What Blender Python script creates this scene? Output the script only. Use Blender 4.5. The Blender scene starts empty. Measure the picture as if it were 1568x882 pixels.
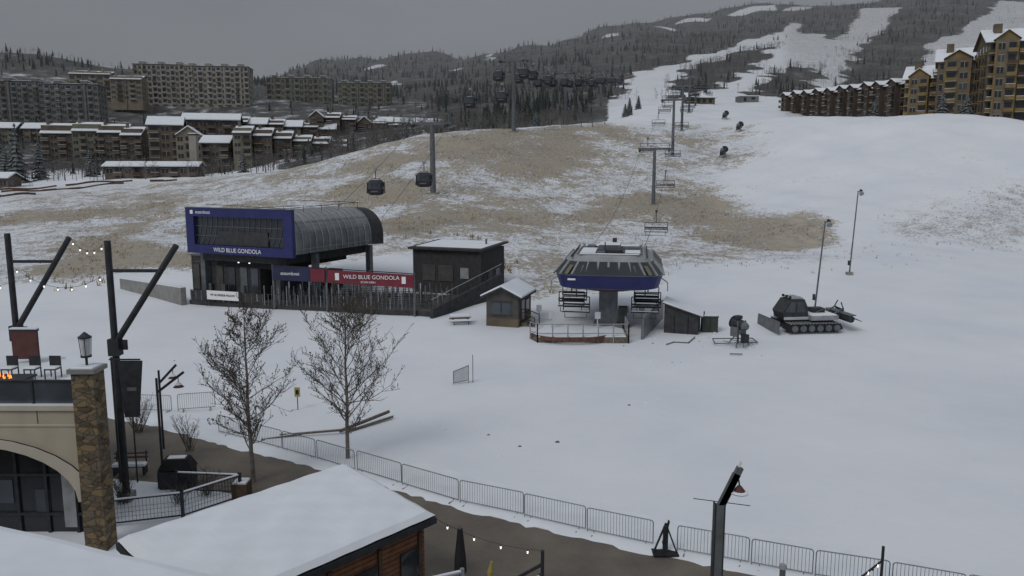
import bpy, math, random
import numpy as np
from mathutils import Vector
random.seed(7); rng=np.random.default_rng(7)
scene=bpy.context.scene
scene.view_settings.view_transform='Standard'
try: scene.view_settings.look='None'
except Exception: pass
scene.view_settings.exposure=0

# ------------------------------------------------------------------ terrain profiles estimated from image pixels at assumed distances (bearing tangent, [(distance, height)])
C=[(-.95,[(60,0),(90,1),(150,4.1),(200,7.9),(260,9),(300,11.8),(330,19.5),(480,46.7),(750,129),(1000,120),(2500,100)]),
(-.646,[(60,0),(90,1),(150,4.1),(200,7.9),(260,9),(300,11.8),(330,19.5),(480,46.7),(750,129),(1000,120),(2500,100)]),
(-.5227,[(60,0),(90,1),(150,4.7),(200,8.7),(250,11.2),(300,15),(350,21),(480,48.5),(750,115),(1000,110),(2500,100)]),
(-.399,[(60,0),(90,1.2),(130,3.9),(170,7.6),(210,11),(230,13.1),(300,12),(350,19.8),(450,37.5),(550,64.4),(750,105),(1000,95),(2500,120)]),
(-.275,[(60,0),(90,1.5),(120,3.8),(150,6.6),(185,11.5),(210,15.7),(260,14),(350,25.4),(450,41),(600,73.6),(900,113),(1800,241),(2500,230)]),
(-.1517,[(60,0),(90,1.5),(110,3.8),(140,7.1),(170,12.7),(200,18.5),(225,23.9),(280,23),(400,36.6),(600,64),(1000,117),(1800,269),(2500,250)]),
(-.069,[(60,0),(90,1.5),(110,3.8),(140,7.1),(170,12),(200,19.3),(230,27),(300,28),(400,39.8),(600,66.6),(1000,128),(1500,214),(1800,285),(2500,260)]),
(0,[(60,0),(90,1.5),(110,3.4),(140,6.3),(170,11),(200,19.3),(230,27),(300,30),(400,41.4),(600,69),(1000,136),(1600,249),(2500,230)]),
(.0956,[(60,0),(100,1.8),(130,3.9),(165,8.5),(200,16.9),(235,25.8),(250,30.1),(300,32),(400,47.8),(700,91.6),(1200,189),(2000,354),(2500,340)]),
(.178,[(60,0),(100,1.8),(130,3.4),(165,8.2),(200,16.1),(240,26),(280,34.6),(300,38),(400,49.3),(550,73),(900,135),(1300,224),(2000,395),(2500,380)]),
(.2605,[(60,0),(100,1.9),(130,2.8),(165,7),(200,15),(240,25),(280,34),(300,37),(400,48),(600,84),(1000,161),(1500,273),(2200,453),(2500,440)]),
(.343,[(60,0),(95,2),(130,2.8),(170,9.7),(200,18.5),(220,26),(240,31.8),(300,34),(400,49),(600,85.5),(1000,171),(1600,315),(2200,455),(2500,450)]),
(.4254,[(60,0),(100,2.3),(130,3),(165,9.8),(190,18.4),(220,30.4),(300,33),(450,52),(700,100),(1000,164),(1600,327),(2200,461),(2500,450)]),
(.508,[(60,0),(100,1.8),(130,3.2),(160,10),(185,19),(210,29.8),(300,33),(450,50),(700,100),(1000,175),(1600,357),(2200,480),(2500,470)]),
(.646,[(60,0),(100,1.5),(130,2.3),(155,8.9),(175,17.4),(200,26.9),(300,31),(450,52),(700,116),(1000,191),(1600,370),(2200,480),(2500,480)]),
(.95,[(60,0),(100,1.5),(130,2.3),(155,8.9),(175,17.4),(200,26.9),(300,31),(450,52),(700,116),(1000,191),(1600,370),(2200,480),(2500,480)])]
TT=np.linspace(-.95,.95,191); LL=np.linspace(math.log(20),math.log(2500),400); DD=np.exp(LL)
A=np.array([np.interp(DD,[20]+[p[0] for p in c[1]],[0]+[p[1] for p in c[1]]) for c in C])
ct=[c[0] for c in C]
Z=np.array([np.interp(TT,ct,A[:,j]) for j in range(len(DD))]).T
def sm(Z,n,ax):
    k=np.hanning(n+2)[1:-1];k/=k.sum();m=n//2
    pad=[(0,0),(0,0)];pad[ax]=(m,m)
    return np.apply_along_axis(lambda v:np.convolve(v,k,'valid'),ax,np.pad(Z,pad,mode='edge'))
Z=sm(sm(Z,9,1),15,0)
def H(x,y):
    x=np.asarray(x,float);y=np.asarray(y,float)
    yy=np.clip(y,20,2499);t=np.clip(x/np.maximum(y,20),-.95,.95)
    a=(t+.95)/1.9*190;b=(np.log(yy)-LL[0])/(LL[-1]-LL[0])*399
    i=np.clip(a.astype(int),0,189);j=np.clip(b.astype(int),0,398);a=a-i;b=b-j
    z=(Z[i,j]*(1-a)+Z[i+1,j]*a)*(1-b)+(Z[i,j+1]*(1-a)+Z[i+1,j+1]*a)*b
    f=np.clip((y-95)/60,0,1)
    und=.22*np.sin(x*.21+1)*np.sin(y*.17)+.14*np.sin(x*.47+y*.33)+.1*np.sin(y*.71-x*.2)
    g=np.clip((y-300)/500,0,1)
    und2=3.5*np.sin(x*.021+2)*np.sin(y*.017)+2*np.sin(x*.05+y*.031)
    far=np.clip((y-1000)/800,0,1)*(7*np.sin(x*.013)+4*np.sin(x*.031+1.3)+2.5*np.sin(x*.071))
    lump=np.clip((t-.3)*8,0,1)*np.exp(-((y-213)/22)**2)*(.9*np.sin(x*.11+.6)+.5*np.sin(x*.23+y*.05))
    n_=np.clip((y-52)/10,0,1)
    near=n_*(.035*np.sin(x*.33+y*.12)+.03*np.sin(y*.47-x*.11)+.02*np.sin(x*.83+y*.61))
    return z+und*f+und2*g+far+lump+near
def h(x,y): return float(H(x,y))
def inpoly(x,y,P):
    r=np.zeros(np.shape(x),bool);n=len(P);j=n-1
    for i in range(n):
        xi,yi=P[i];xj,yj=P[j]
        c=((yi>y)!=(yj>y))&(x<(xj-xi)*(y-yi)/((yj-yi) if yj!=yi else 1e-9)+xi)
        r^=c;j=i
    return r
def warp(x,y,s=1.0):
    f=1/s
    wx=x+s*(5*np.sin(x*.13*f+y*.09*f)+3*np.sin(y*.31*f+1.7)+2.2*np.sin(x*.53*f-y*.41*f))
    wy=y+s*(5*np.sin(y*.11*f-x*.12*f+2)+3*np.sin(x*.27*f+.4)+2*np.sin(x*.61*f+y*.37*f))
    return wx,wy
RUNS=[[(57,441),(100,682),(138,793),(204,915),(309,1111),(393,1235),(494,1398),(446,1250),(341,1044),(243,869),(193,806),(147,681),(110,541),(88,430)],
[(92,429),(165,586),(288,896),(410,1200),(455,1210),(425,1081),(362,906),(282,744),(215,648),(150,497),(125,430)],
[(150,420),(210,560),(303,796),(477,1173),(637,1485),(715,1485),(560,1211),(413,957),(276,673),(180,430)],
[(240,470),(300,614),(485,940),(625,1113),(850,1410),(1300,1500),(1300,700),(900,430),(400,300),(220,300)]]
PATCH=[(-84,1238,20,60),(-150,1010,8,50),(-40,1500,12,50),(270,1721,50,40),(300,1600,20,80),(390,1763,40,60),(552,1883,60,60),(180,1500,16,60),(620,1750,30,80),(-240,1400,20,40)]
GRASS=[[(-38,197),(-12,230),(24,249),(41,230),(14,200),(-6,186),(-34,180)],[(-40,176),(-12,178),(4,160),(-18,150),(-40,158)],[(22,168),(51,172),(62,156),(50,132),(26,132),(10,146)],[(-20,146),(20,150),(8,128),(-16,108),(-34,112)],
[(-110,186),(-85,182),(-62,160),(-74,148),(-100,165)],[(-74,150),(-50,135),(-34,106),(-40,95),(-56,108)],[(-66,198),(-45,190),(-30,212),(-50,210)]]
BRUSH=[[(60,120),(95,120),(130,150),(110,160),(65,150)]]

# ------------------------------------------------------------------ materials
MATS={}
def nodes(name):
    m=bpy.data.materials.new(name);m.use_nodes=True;nt=m.node_tree
    b=nt.nodes['Principled BSDF'];MATS[name]=m
    return m,nt,b
def mat(name,col,rough=.8,var=.2,scale=1.5,metal=0,emit=0,spec=.3,bump=0,detail=4,dust=0):
    m,nt,b=nodes(name);N=nt.nodes.new;lk=nt.links.new
    tc=N('ShaderNodeTexCoord');n=N('ShaderNodeTexNoise');n.inputs['Scale'].default_value=scale;n.inputs['Detail'].default_value=detail
    lk(tc.outputs['Object'],n.inputs['Vector'])
    r=N('ShaderNodeValToRGB');r.color_ramp.elements[0].position=.3;r.color_ramp.elements[1].position=.7
    r.color_ramp.elements[0].color=tuple(max(0,c*(1-var)) for c in col)+(1,)
    r.color_ramp.elements[1].color=tuple(min(1,c*(1+var)) for c in col)+(1,)
    lk(n.outputs['Fac'],r.inputs['Fac']);out=r.outputs['Color']
    if dust:
        g=N('ShaderNodeNewGeometry');s=N('ShaderNodeSeparateXYZ');lk(g.outputs['Normal'],s.inputs[0])
        mr=N('ShaderNodeMapRange');mr.inputs[1].default_value=.25;mr.inputs[2].default_value=.9;mr.inputs[4].default_value=dust
        lk(s.outputs['Z'],mr.inputs[0]);mx=N('ShaderNodeMix');mx.data_type='RGBA'
        lk(mr.outputs[0],mx.inputs[0]);lk(out,mx.inputs[6]);mx.inputs[7].default_value=(.72,.75,.8,1);out=mx.outputs[2]
    lk(out,b.inputs['Base Color'])
    b.inputs['Roughness'].default_value=rough;b.inputs['Metallic'].default_value=metal
    b.inputs['Specular IOR Level'].default_value=spec
    if bump:
        bp=N('ShaderNodeBump');bp.inputs['Strength'].default_value=bump;bp.inputs['Distance'].default_value=.05
        lk(n.outputs['Fac'],bp.inputs['Height']);lk(bp.outputs[0],b.inputs['Normal'])
    if emit:
        b.inputs['Emission Color'].default_value=tuple(col)+(1,);b.inputs['Emission Strength'].default_value=emit
    return m
mat('snow',(.75,.78,.82),.7,.05,.8,bump=.25)
mat('dark_metal',(.035,.037,.042),.55,.3,3)
mat('grey_metal',(.13,.14,.15),.5,.25,2)
mat('roof_metal',(.17,.18,.18),.5,.3,.7,dust=.22)
mat('light_metal',(.30,.31,.33),.45,.2,2)
mat('galv',(.22,.23,.24),.45,.2,3,metal=.3)
mat('blue_panel',(.028,.032,.125),.45,.15,.6)
mat('navy_panel',(.028,.032,.075),.5,.2,.6)
mat('red_panel',(.18,.03,.045),.6,.15,1)
mat('white_paint',(.55,.56,.58),.6,.1,2)
mat('letter_white',(.82,.82,.82),.6,.03,2)
mat('glass_dark',(.02,.024,.03),.15,.3,.7,spec=.6)
mat('glass_mid',(.06,.07,.085),.15,.4,.5,spec=.6)
mat('concrete',(.25,.245,.235),.9,.15,1.2,bump=.2)
mat('dark_siding',(.05,.05,.053),.8,.25,2)
mat('taupe_siding',(.085,.08,.076),.85,.2,1.5)
mat('wood_orange',(.20,.09,.045),.7,.25,4)
mat('wood_brown',(.09,.055,.035),.8,.3,4)
mat('wood_grey',(.15,.125,.10),.9,.3,5)
mat('deck_dark',(.085,.08,.075),.9,.35,1.5)
mat('condo_tan',(.24,.205,.15),.9,.18,.3)
mat('condo_olive',(.18,.17,.13),.9,.2,.3)
mat('condo_brown',(.135,.108,.084),.9,.3,.3)
mat('condo_grey',(.17,.17,.165),.9,.2,.3)
mat('condo_cream',(.32,.30,.26),.9,.15,.3)
mat('lodge_stone',(.13,.105,.072),.9,.3,.6)
mat('lodge_tan',(.17,.14,.095),.9,.25,.4)
mat('lodge_ochre',(.22,.155,.07),.9,.25,.4)
mat('lodge_brown',(.085,.066,.052),.9,.25,.5)
mat('stucco',(.47,.42,.33),.9,.08,1,bump=.1)
mat('stucco_trim',(.52,.48,.40),.85,.06,1)
mat('bark',(.17,.15,.13),.9,.35,3)
mat('twig',(.10,.086,.072),.9,.3,3)
mat('conifer',(.036,.046,.044),.95,.4,.05,dust=.35)
mat('conifer_near',(.028,.04,.032),.95,.4,.5,dust=.25)
mat('bare_tree',(.125,.117,.112),.95,.3,.05,dust=.2)
mat('straw',(.36,.295,.185),.95,.35,.5)
mat('shrub',(.13,.11,.09),.95,.35,.5)
mat('bulb',(1,.93,.8),.5,0,1,emit=1.4)
mat('flame',(1,.32,.06),.5,.2,6,emit=1.6)
mat('yellow',(.36,.30,.07),.6,.15,3)
mat('green_box',(.05,.065,.05),.6,.2,2)
mat('maroon',(.10,.04,.035),.6,.2,2)
mat('rubber',(.02,.02,.022),.8,.3,4)
mat('rust',(.13,.065,.045),.8,.3,3)
def stonemat():
    m,nt,b=nodes('ledge_stone');N=nt.nodes.new;lk=nt.links.new
    tc=N('ShaderNodeTexCoord');mp=N('ShaderNodeMapping');mp.inputs['Scale'].default_value=(1.8,1.8,3.6);lk(tc.outputs['Object'],mp.inputs[0])
    v=N('ShaderNodeTexVoronoi');v.inputs['Scale'].default_value=1.3;lk(mp.outputs[0],v.inputs['Vector'])
    v2=N('ShaderNodeTexVoronoi');v2.feature='DISTANCE_TO_EDGE';v2.inputs['Scale'].default_value=1.3;lk(mp.outputs[0],v2.inputs['Vector'])
    r=N('ShaderNodeValToRGB');e=r.color_ramp.elements
    e[0].color=(.10,.075,.045,1);e[1].color=(.26,.18,.09,1);x=e.new(.5);x.color=(.17,.14,.10,1)
    s=N('ShaderNodeSeparateColor');lk(v.outputs['Color'],s.inputs[0]);lk(s.outputs[0],r.inputs['Fac'])
    r2=N('ShaderNodeValToRGB');r2.color_ramp.elements[0].position=.0;r2.color_ramp.elements[1].position=.08
    r2.color_ramp.elements[0].color=(.45,.45,.45,1);lk(v2.outputs[0],r2.inputs[0])
    mx=N('ShaderNodeMix');mx.data_type='RGBA';mx.blend_type='MULTIPLY';mx.inputs[0].default_value=1
    lk(r.outputs[0],mx.inputs[6]);lk(r2.outputs[0],mx.inputs[7]);lk(mx.outputs[2],b.inputs['Base Color'])
    b.inputs['Roughness'].default_value=.9
    bp=N('ShaderNodeBump');bp.inputs['Strength'].default_value=.6;bp.inputs['Distance'].default_value=.05;lk(r2.outputs[0],bp.inputs['Height']);lk(bp.outputs[0],b.inputs['Normal'])
stonemat()
def pavemat():
    m,nt,b=nodes('paving');N=nt.nodes.new;lk=nt.links.new
    tc=N('ShaderNodeTexCoord');mp=N('ShaderNodeMapping');mp.inputs['Rotation'].default_value=(0,0,.5);lk(tc.outputs['Object'],mp.inputs[0])
    br=N('ShaderNodeTexBrick');br.inputs['Scale'].default_value=3.2;br.inputs['Color1'].default_value=(.135,.115,.095,1);br.inputs['Color2'].default_value=(.155,.135,.11,1);br.inputs['Mortar'].default_value=(.10,.09,.078,1);br.inputs['Mortar Size'].default_value=.015
    lk(mp.outputs[0],br.inputs['Vector'])
    n=N('ShaderNodeTexNoise');n.inputs['Scale'].default_value=.45;n.inputs['Detail'].default_value=6;lk(tc.outputs['Object'],n.inputs['Vector'])
    r=N('ShaderNodeValToRGB');r.color_ramp.elements[0].color=(.72,.72,.74,1);r.color_ramp.elements[1].color=(1.25,1.22,1.15,1);r.color_ramp.elements[0].position=.3;r.color_ramp.elements[1].position=.7
    lk(n.outputs[0],r.inputs[0])
    mx=N('ShaderNodeMix');mx.data_type='RGBA';mx.blend_type='MULTIPLY';mx.inputs[0].default_value=1
    lk(br.outputs[0],mx.inputs[6]);lk(r.outputs[0],mx.inputs[7]);lk(mx.outputs[2],b.inputs['Base Color']);b.inputs['Roughness'].default_value=.7
pavemat()
def groundmat():
    m,nt,b=nodes('ground_cover');N=nt.nodes.new;lk=nt.links.new
    tc=N('ShaderNodeTexCoord');P=tc.outputs['Object']
    at=N('ShaderNodeAttribute');at.attribute_name='cover';sep=N('ShaderNodeSeparateColor');lk(at.outputs['Color'],sep.inputs[0])
    def noise(s,d=4,r=.6,dist=0):
        n=N('ShaderNodeTexNoise');n.inputs['Scale'].default_value=s;n.inputs['Detail'].default_value=d;n.inputs['Roughness'].default_value=r;n.inputs['Distortion'].default_value=dist;lk(P,n.inputs['Vector']);return n.outputs['Fac']
    def math_(op,a,bv,c=None):
        n=N('ShaderNodeMath');n.operation=op
        for i,v in enumerate((a,bv,c)):
            if v is None: continue
            if isinstance(v,(int,float)): n.inputs[i].default_value=v
            else: lk(v,n.inputs[i])
        return n.outputs[0]
    def ramp(f,stops):
        r=N('ShaderNodeValToRGB');e=r.color_ramp.elements
        e[0].position,e[0].color=stops[0][0],tuple(stops[0][1])+(1,);e[1].position,e[1].color=stops[-1][0],tuple(stops[-1][1])+(1,)
        for p,c in stops[1:-1]:
            x=e.new(p);x.color=tuple(c)+(1,)
        lk(f,r.inputs[0]);return r.outputs[0]
    def smooth(f,a,bb):
        mr=N('ShaderNodeMapRange');mr.interpolation_type='SMOOTHSTEP';mr.inputs[1].default_value=a;mr.inputs[2].default_value=bb;lk(f,mr.inputs[0]);return mr.outputs[0]
    def mix(f,a,c):
        n=N('ShaderNodeMix');n.data_type='RGBA'
        lk(f,n.inputs[0]);lk(a,n.inputs[6]);lk(c,n.inputs[7]);return n.outputs[2]
    n_fine=noise(1.3,7,.78);n_big=noise(.075,5,.62);n_mid=noise(.35,5,.6)
    snow=ramp(n_big,[(.3,(.68,.71,.76)),(.7,(.79,.81,.84))])
    straw=ramp(n_mid,[(.3,(.16,.13,.09)),(.5,(.29,.235,.15)),(.7,(.40,.33,.21))])
    g=math_('ADD',math_('MULTIPLY',n_fine,1.1),math_('MULTIPLY',n_big,.9))
    g=math_('ADD',g,math_('MULTIPLY',n_mid,.4))
    g=math_('ADD',g,math_('MULTIPLY',sep.outputs[0],.40))
    gf=math_('MULTIPLY',smooth(g,1.33,1.50),smooth(sep.outputs[0],.02,.25))
    c1=mix(math_('MULTIPLY',gf,.8),snow,straw)
    br=math_('ADD',math_('ADD',math_('MULTIPLY',noise(2.4,6,.8),.8),math_('MULTIPLY',n_mid,.3)),math_('MULTIPLY',sep.outputs[2],.22))
    bf=math_('MULTIPLY',math_('MULTIPLY',smooth(br,.71,.82),.72),smooth(sep.outputs[2],.05,.4))
    brc=ramp(n_mid,[(.3,(.12,.105,.09)),(.7,(.25,.215,.17))])
    c1=mix(bf,c1,brc)
    fl=ramp(noise(.05,7,.78),[(.36,(.05,.052,.053)),(.5,(.085,.083,.08)),(.6,(.14,.14,.14)),(.72,(.36,.38,.40))])
    ff=math_('ADD',sep.outputs[1],math_('MULTIPLY',math_('SUBTRACT',n_big,.5),1.0))
    c2=mix(smooth(ff,.30,.55),c1,fl)
    lk(c2,b.inputs['Base Color']);b.inputs['Roughness'].default_value=.75;b.inputs['Specular IOR Level'].default_value=.15
    bp=N('ShaderNodeBump');bp.inputs['Strength'].default_value=.5;bp.inputs['Distance'].default_value=.16
    lk(math_('ADD',n_mid,math_('MULTIPLY',gf,.5)),bp.inputs['Height']);lk(bp.outputs[0],b.inputs['Normal'])
groundmat()

# ------------------------------------------------------------------ mesh builder
class MB:
    def __init__(s): s.V=[];s.F=[];s.M=[]
    def add(s,vs,fs,m):
        o=len(s.V);s.V+=[tuple(v) for v in vs]
        for f in fs: s.F.append([i+o for i in f]);s.M.append(m)
    def box(s,x0,x1,y0,y1,z0,z1,m):
        s.add([(x0,y0,z0),(x1,y0,z0),(x1,y1,z0),(x0,y1,z0),(x0,y0,z1),(x1,y0,z1),(x1,y1,z1),(x0,y1,z1)],
              [(0,3,2,1),(4,5,6,7),(0,1,5,4),(1,2,6,5),(2,3,7,6),(3,0,4,7)],m)
    def beam(s,p,q,w,t,m,up=(0,0,1)):
        p=Vector(p);q=Vector(q);d=(q-p)
        if d.length<1e-6:return
        d.normalize();u=Vector(up)
        if abs(d.dot(u))>.98:u=Vector((1,0,0))
        a=d.cross(u).normalized();b=a.cross(d).normalized()
        a*=w/2;b*=t/2
        s.add([p-a-b,p+a-b,p+a+b,p-a+b,q-a-b,q+a-b,q+a+b,q-a+b],[(0,1,2,3),(7,6,5,4),(0,4,5,1),(1,5,6,2),(2,6,7,3),(3,7,4,0)],m)
    def tube(s,p,q,r,m,n=6,r2=None,cap=True):
        p=Vector(p);q=Vector(q);d=(q-p)
        if d.length<1e-6:return
        d.normalize();u=Vector((0,0,1))
        if abs(d.z)>.95:u=Vector((1,0,0))
        a=d.cross(u).normalized();b=a.cross(d).normalized();r2=r if r2 is None else r2
        vs=[];
        for c,rr in ((p,r),(q,r2)):
            for i in range(n):
                an=2*math.pi*i/n;vs.append(c+a*(math.cos(an)*rr)+b*(math.sin(an)*rr))
        fs=[(i,(i+1)%n,n+(i+1)%n,n+i) for i in range(n)]
        if cap: fs+=[tuple(range(n))[::-1],tuple(range(n,2*n))]
        s.add(vs,fs,m)
    def line(s,pts,r,m,n=5):
        for a,b in zip(pts[:-1],pts[1:]): s.tube(a,b,r,m,n,cap=False)
    def prism(s,P,z0,z1,m,inset=0,mtop=None):
        n=len(P);cx=sum(p[0] for p in P)/n;cy=sum(p[1] for p in P)/n
        def g(v,i): return v[i] if isinstance(v,(list,tuple)) else v
        top=[]
        for i,p in enumerate(P):
            dx,dy=cx-p[0],cy-p[1];l=math.hypot(dx,dy) or 1
            top.append((p[0]+dx/l*inset,p[1]+dy/l*inset,g(z1,i)))
        vs=[(p[0],p[1],g(z0,i)) for i,p in enumerate(P)]+top
        s.add(vs,[tuple(range(n))[::-1]]+[(i,(i+1)%n,n+(i+1)%n,n+i) for i in range(n)],m)
        s.add(top,[tuple(range(n))],mtop or m)
    def slab(s,P,z,th,m='snow',ins=.12):
        n=len(P);zz=z if isinstance(z,(list,tuple)) else [z]*n
        s.prism(P,zz,[a+th*.6 for a in zz],m)
        s.prism(P,[a+th*.6 for a in zz],[a+th for a in zz],m,inset=ins)
    def gable(s,x0,x1,y0,y1,z,rise,axis='x',ov=.4,wall='condo_brown',fas='dark_siding',snow=.3):
        if axis=='x':
            ym=(y0+y1)/2
            s.add([(x0,y0,z),(x0,y1,z),(x0,ym,z+rise),(x1,y0,z),(x1,y1,z),(x1,ym,z+rise)],[(0,2,1),(3,4,5)],wall)
            for ya,yb in ((y0-ov,ym),(y1+ov,ym)):
                za=z-rise*ov/((y1-y0)/2)
                P=[(x0-ov,ya),(x1+ov,ya),(x1+ov,yb),(x0-ov,yb)];zz=[za,za,z+rise,z+rise]
                if ya>yb:P=P[::-1];zz=zz[::-1]
                s.prism(P,zz,[q+.18 for q in zz],fas)
                if snow:s.slab(P,[q+.19 for q in zz],snow)
        else:
            xm=(x0+x1)/2
            s.add([(x0,y0,z),(x1,y0,z),(xm,y0,z+rise),(x0,y1,z),(x1,y1,z),(xm,y1,z+rise)],[(0,1,2),(3,5,4)],wall)
            for xa,xb in ((x0-ov,xm),(x1+ov,xm)):
                za=z-rise*ov/((x1-x0)/2)
                P=[(xa,y0-ov),(xb,y0-ov),(xb,y1+ov),(xa,y1+ov)];zz=[za,z+rise,z+rise,za]
                if xa>xb:P=P[::-1];zz=zz[::-1]
                s.prism(P,zz,[q+.18 for q in zz],fas)
                if snow:s.slab(P,[q+.19 for q in zz],snow)
    def obj(s,name,loc=(0,0,0),yaw=0,smooth=False,parent=None):
        me=bpy.data.meshes.new(name);me.from_pydata(s.V,[],s.F)
        names=[]
        for m in s.M:
            if m not in names:names.append(m)
        for n in names: me.materials.append(MATS[n])
        ix={n:i for i,n in enumerate(names)}
        me.polygons.foreach_set('material_index',[ix[m] for m in s.M])
        if smooth: me.polygons.foreach_set('use_smooth',[True]*len(me.polygons))
        me.update();o=bpy.data.objects.new(name,me);scene.collection.objects.link(o)
        o.location=loc;o.rotation_euler=(0,0,yaw)
        if parent:o.parent=parent
        return o
def text(name,body,loc,rot,size,m,parent=None,ext=.01):
    c=bpy.data.curves.new(name,'FONT');c.body=body;c.size=size;c.extrude=ext;c.align_x='CENTER';c.align_y='CENTER'
    c.materials.append(MATS[m]);o=bpy.data.objects.new(name,c);scene.collection.objects.link(o)
    o.location=loc;o.rotation_euler=rot
    if parent:o.parent=parent
    return o

# ------------------------------------------------------------------ ground
def ground():
    tcol=np.concatenate([[-8,-5,-3,-2,-1.4,-1.1],np.linspace(-.95,.95,441),[1.1,1.4,2,3,5,8]])
    rows=np.exp(np.linspace(math.log(6),math.log(2500),560))
    Tg,Yg=np.meshgrid(tcol,rows);Xg=Tg*Yg
    Zg=H(Xg,Yg)
    Xw,Yw=warp(Xg,Yg,1.3)
    run=np.zeros(Xg.shape);
    for P in RUNS: run=np.maximum(run,inpoly(Xw,Yw,P).astype(float))
    for (a,b,rx,ry) in PATCH: run=np.maximum(run,((Xw-a)/rx)**2+((Yw-b)/ry)**2<1)
    base=np.where(Tg<.12,np.clip((Yg-255)/25,0,1),np.clip((Yg-430)/20,0,1))
    base=np.where((Tg<-.3),np.clip((Yg-285)/30,0,1),base)
    forest=base*(1-run)
    forest=np.where((Tg<-.1)&(Yg<640)&(Yg>250),forest*.55,forest)
    k=np.ones(3)/3
    forest=np.apply_along_axis(lambda v:np.convolve(np.pad(v,1,mode='edge'),k,'valid'),0,forest)
    forest=np.apply_along_axis(lambda v:np.convolve(np.pad(v,1,mode='edge'),k,'valid'),1,forest)
    def blur(a,n0,n1):
        for ax,n in ((0,n0),(1,n1)):
            k=np.hanning(n+2)[1:-1];k/=k.sum();a=np.apply_along_axis(lambda v:np.convolve(np.pad(v,n//2,mode='edge'),k,'valid'),ax,a)
        return a
    Xw,Yw=warp(Xg,Yg,1.6)
    grass=np.zeros(Xg.shape)
    for P in GRASS: grass=np.maximum(grass,inpoly(Xw,Yw,P).astype(float))
    grass=blur(grass,15,21)
    Tw=Xw/np.maximum(Yw,1)
    mid=blur(((Yw>98)&(Yg<262)&(Tw<.30)&(Tw>-.62)&~((Tw<-.3)&(Yw>225))).astype(float)*.47,15,31)
    right=blur(((Yw>120)&(Yw<190)&(Tw>=.30)).astype(float)*.12,15,31)
    grass=np.maximum(grass,np.maximum(mid,right))
    br=np.zeros(Xg.shape)
    for P in BRUSH: br=np.maximum(br,inpoly(Xw,Yw,P).astype(float)*.9)
    br=np.maximum(br,((Yw>98)&(Yg<258)&(Tw<.31)).astype(float)*.85)
    br=blur(br,13,31)
    br=np.maximum(br,blur(((Tg>.33)&(Yg>300)).astype(float)*.9,9,9))
    n1,n2=Xg.shape
    V=np.stack([Xg,Yg,Zg],-1).reshape(-1,3)
    idx=np.arange(n1*n2).reshape(n1,n2)
    F=np.stack([idx[:-1,:-1],idx[:-1,1:],idx[1:,1:],idx[1:,:-1]],-1).reshape(-1,4)
    back=np.stack([tcol*90,np.full(n2,-400.),np.zeros(n2)],-1)
    V=np.concatenate([V,back]);bi=np.arange(n2)+n1*n2
    F=np.concatenate([F,np.stack([bi[:-1],bi[1:],idx[0,1:],idx[0,:-1]],-1)])
    me=bpy.data.meshes.new('ground');me.from_pydata(V.tolist(),[],F.tolist())
    me.polygons.foreach_set('use_smooth',[True]*len(me.polygons))
    ca=me.color_attributes.new('cover','FLOAT_COLOR','POINT')
    col=np.zeros((len(V),4));col[:n1*n2,0]=grass.ravel();col[:n1*n2,1]=forest.ravel();col[:n1*n2,2]=br.ravel();col[:,3]=1
    ca.data.foreach_set('color',col.ravel());me.materials.append(MATS['ground_cover']);me.update()
    o=bpy.data.objects.new('ground',me);scene.collection.objects.link(o)
ground()

# ------------------------------------------------------------------ vegetation masses
def npmesh(name,V,F,m):
    me=bpy.data.meshes.new(name);me.from_pydata(V,[],F);me.materials.append(MATS[m]);me.update()
    o=bpy.data.objects.new(name,me);scene.collection.objects.link(o);return o
def inruns(x,y):
    x,y=warp(x,y,1.3)
    r=np.zeros(x.shape,bool)
    for P in RUNS:r|=inpoly(x,y,P)
    for (a,b,rx,ry) in PATCH:r|=((x-a)/rx)**2+((y-b)/ry)**2<1
    return r
def conifers():
    N=12000
    t=rng.uniform(-.78,.78,N);y=np.exp(rng.uniform(math.log(275),math.log(2350),N));x=t*y
    cl=np.sin(x*.03+1)*np.sin(y*.021)+.6*np.sin(x*.011+y*.013)
    ok=~inruns(x,y)&~((t>.1)&(y<435))&((cl>-.1)|(rng.random(N)<.3))
    ok&=~((t<-.1)&(y<640)&(rng.random(N)<.82))
    ok&=~((t>-.12)&(y<330)&(rng.random(N)<.6))
    ok&=~((t>.1)&(y<1000)&(rng.random(N)<.6))
    x=x[ok];y=y[ok];z=H(x,y)
    V=[];F=[]
    for a,b,c in zip(x,y,z):
        hh=random.uniform(4,9.5)*(1 if b<900 else 1.25);
        if a/b<-.1 and b<640: hh*=.75
        r=hh*random.uniform(.13,.2);n=5;ph=random.random()*6
        for k,(z0,z1,rr) in enumerate(((.08,.55,1),(.35,.8,.72),(.62,1,.42))):
            o=len(V)
            for i in range(n):
                an=ph+k+2*math.pi*i/n;q=r*rr*random.uniform(.7,1.2)
                V.append((a+math.cos(an)*q,b+math.sin(an)*q,c+hh*z0*random.uniform(.85,1.1)))
            V.append((a,b,c+hh*z1))
            for i in range(n):F.append((o+i,o+(i+1)%n,o+n))
    npmesh('conifer_forest',V,F,'conifer')
conifers()
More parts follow.
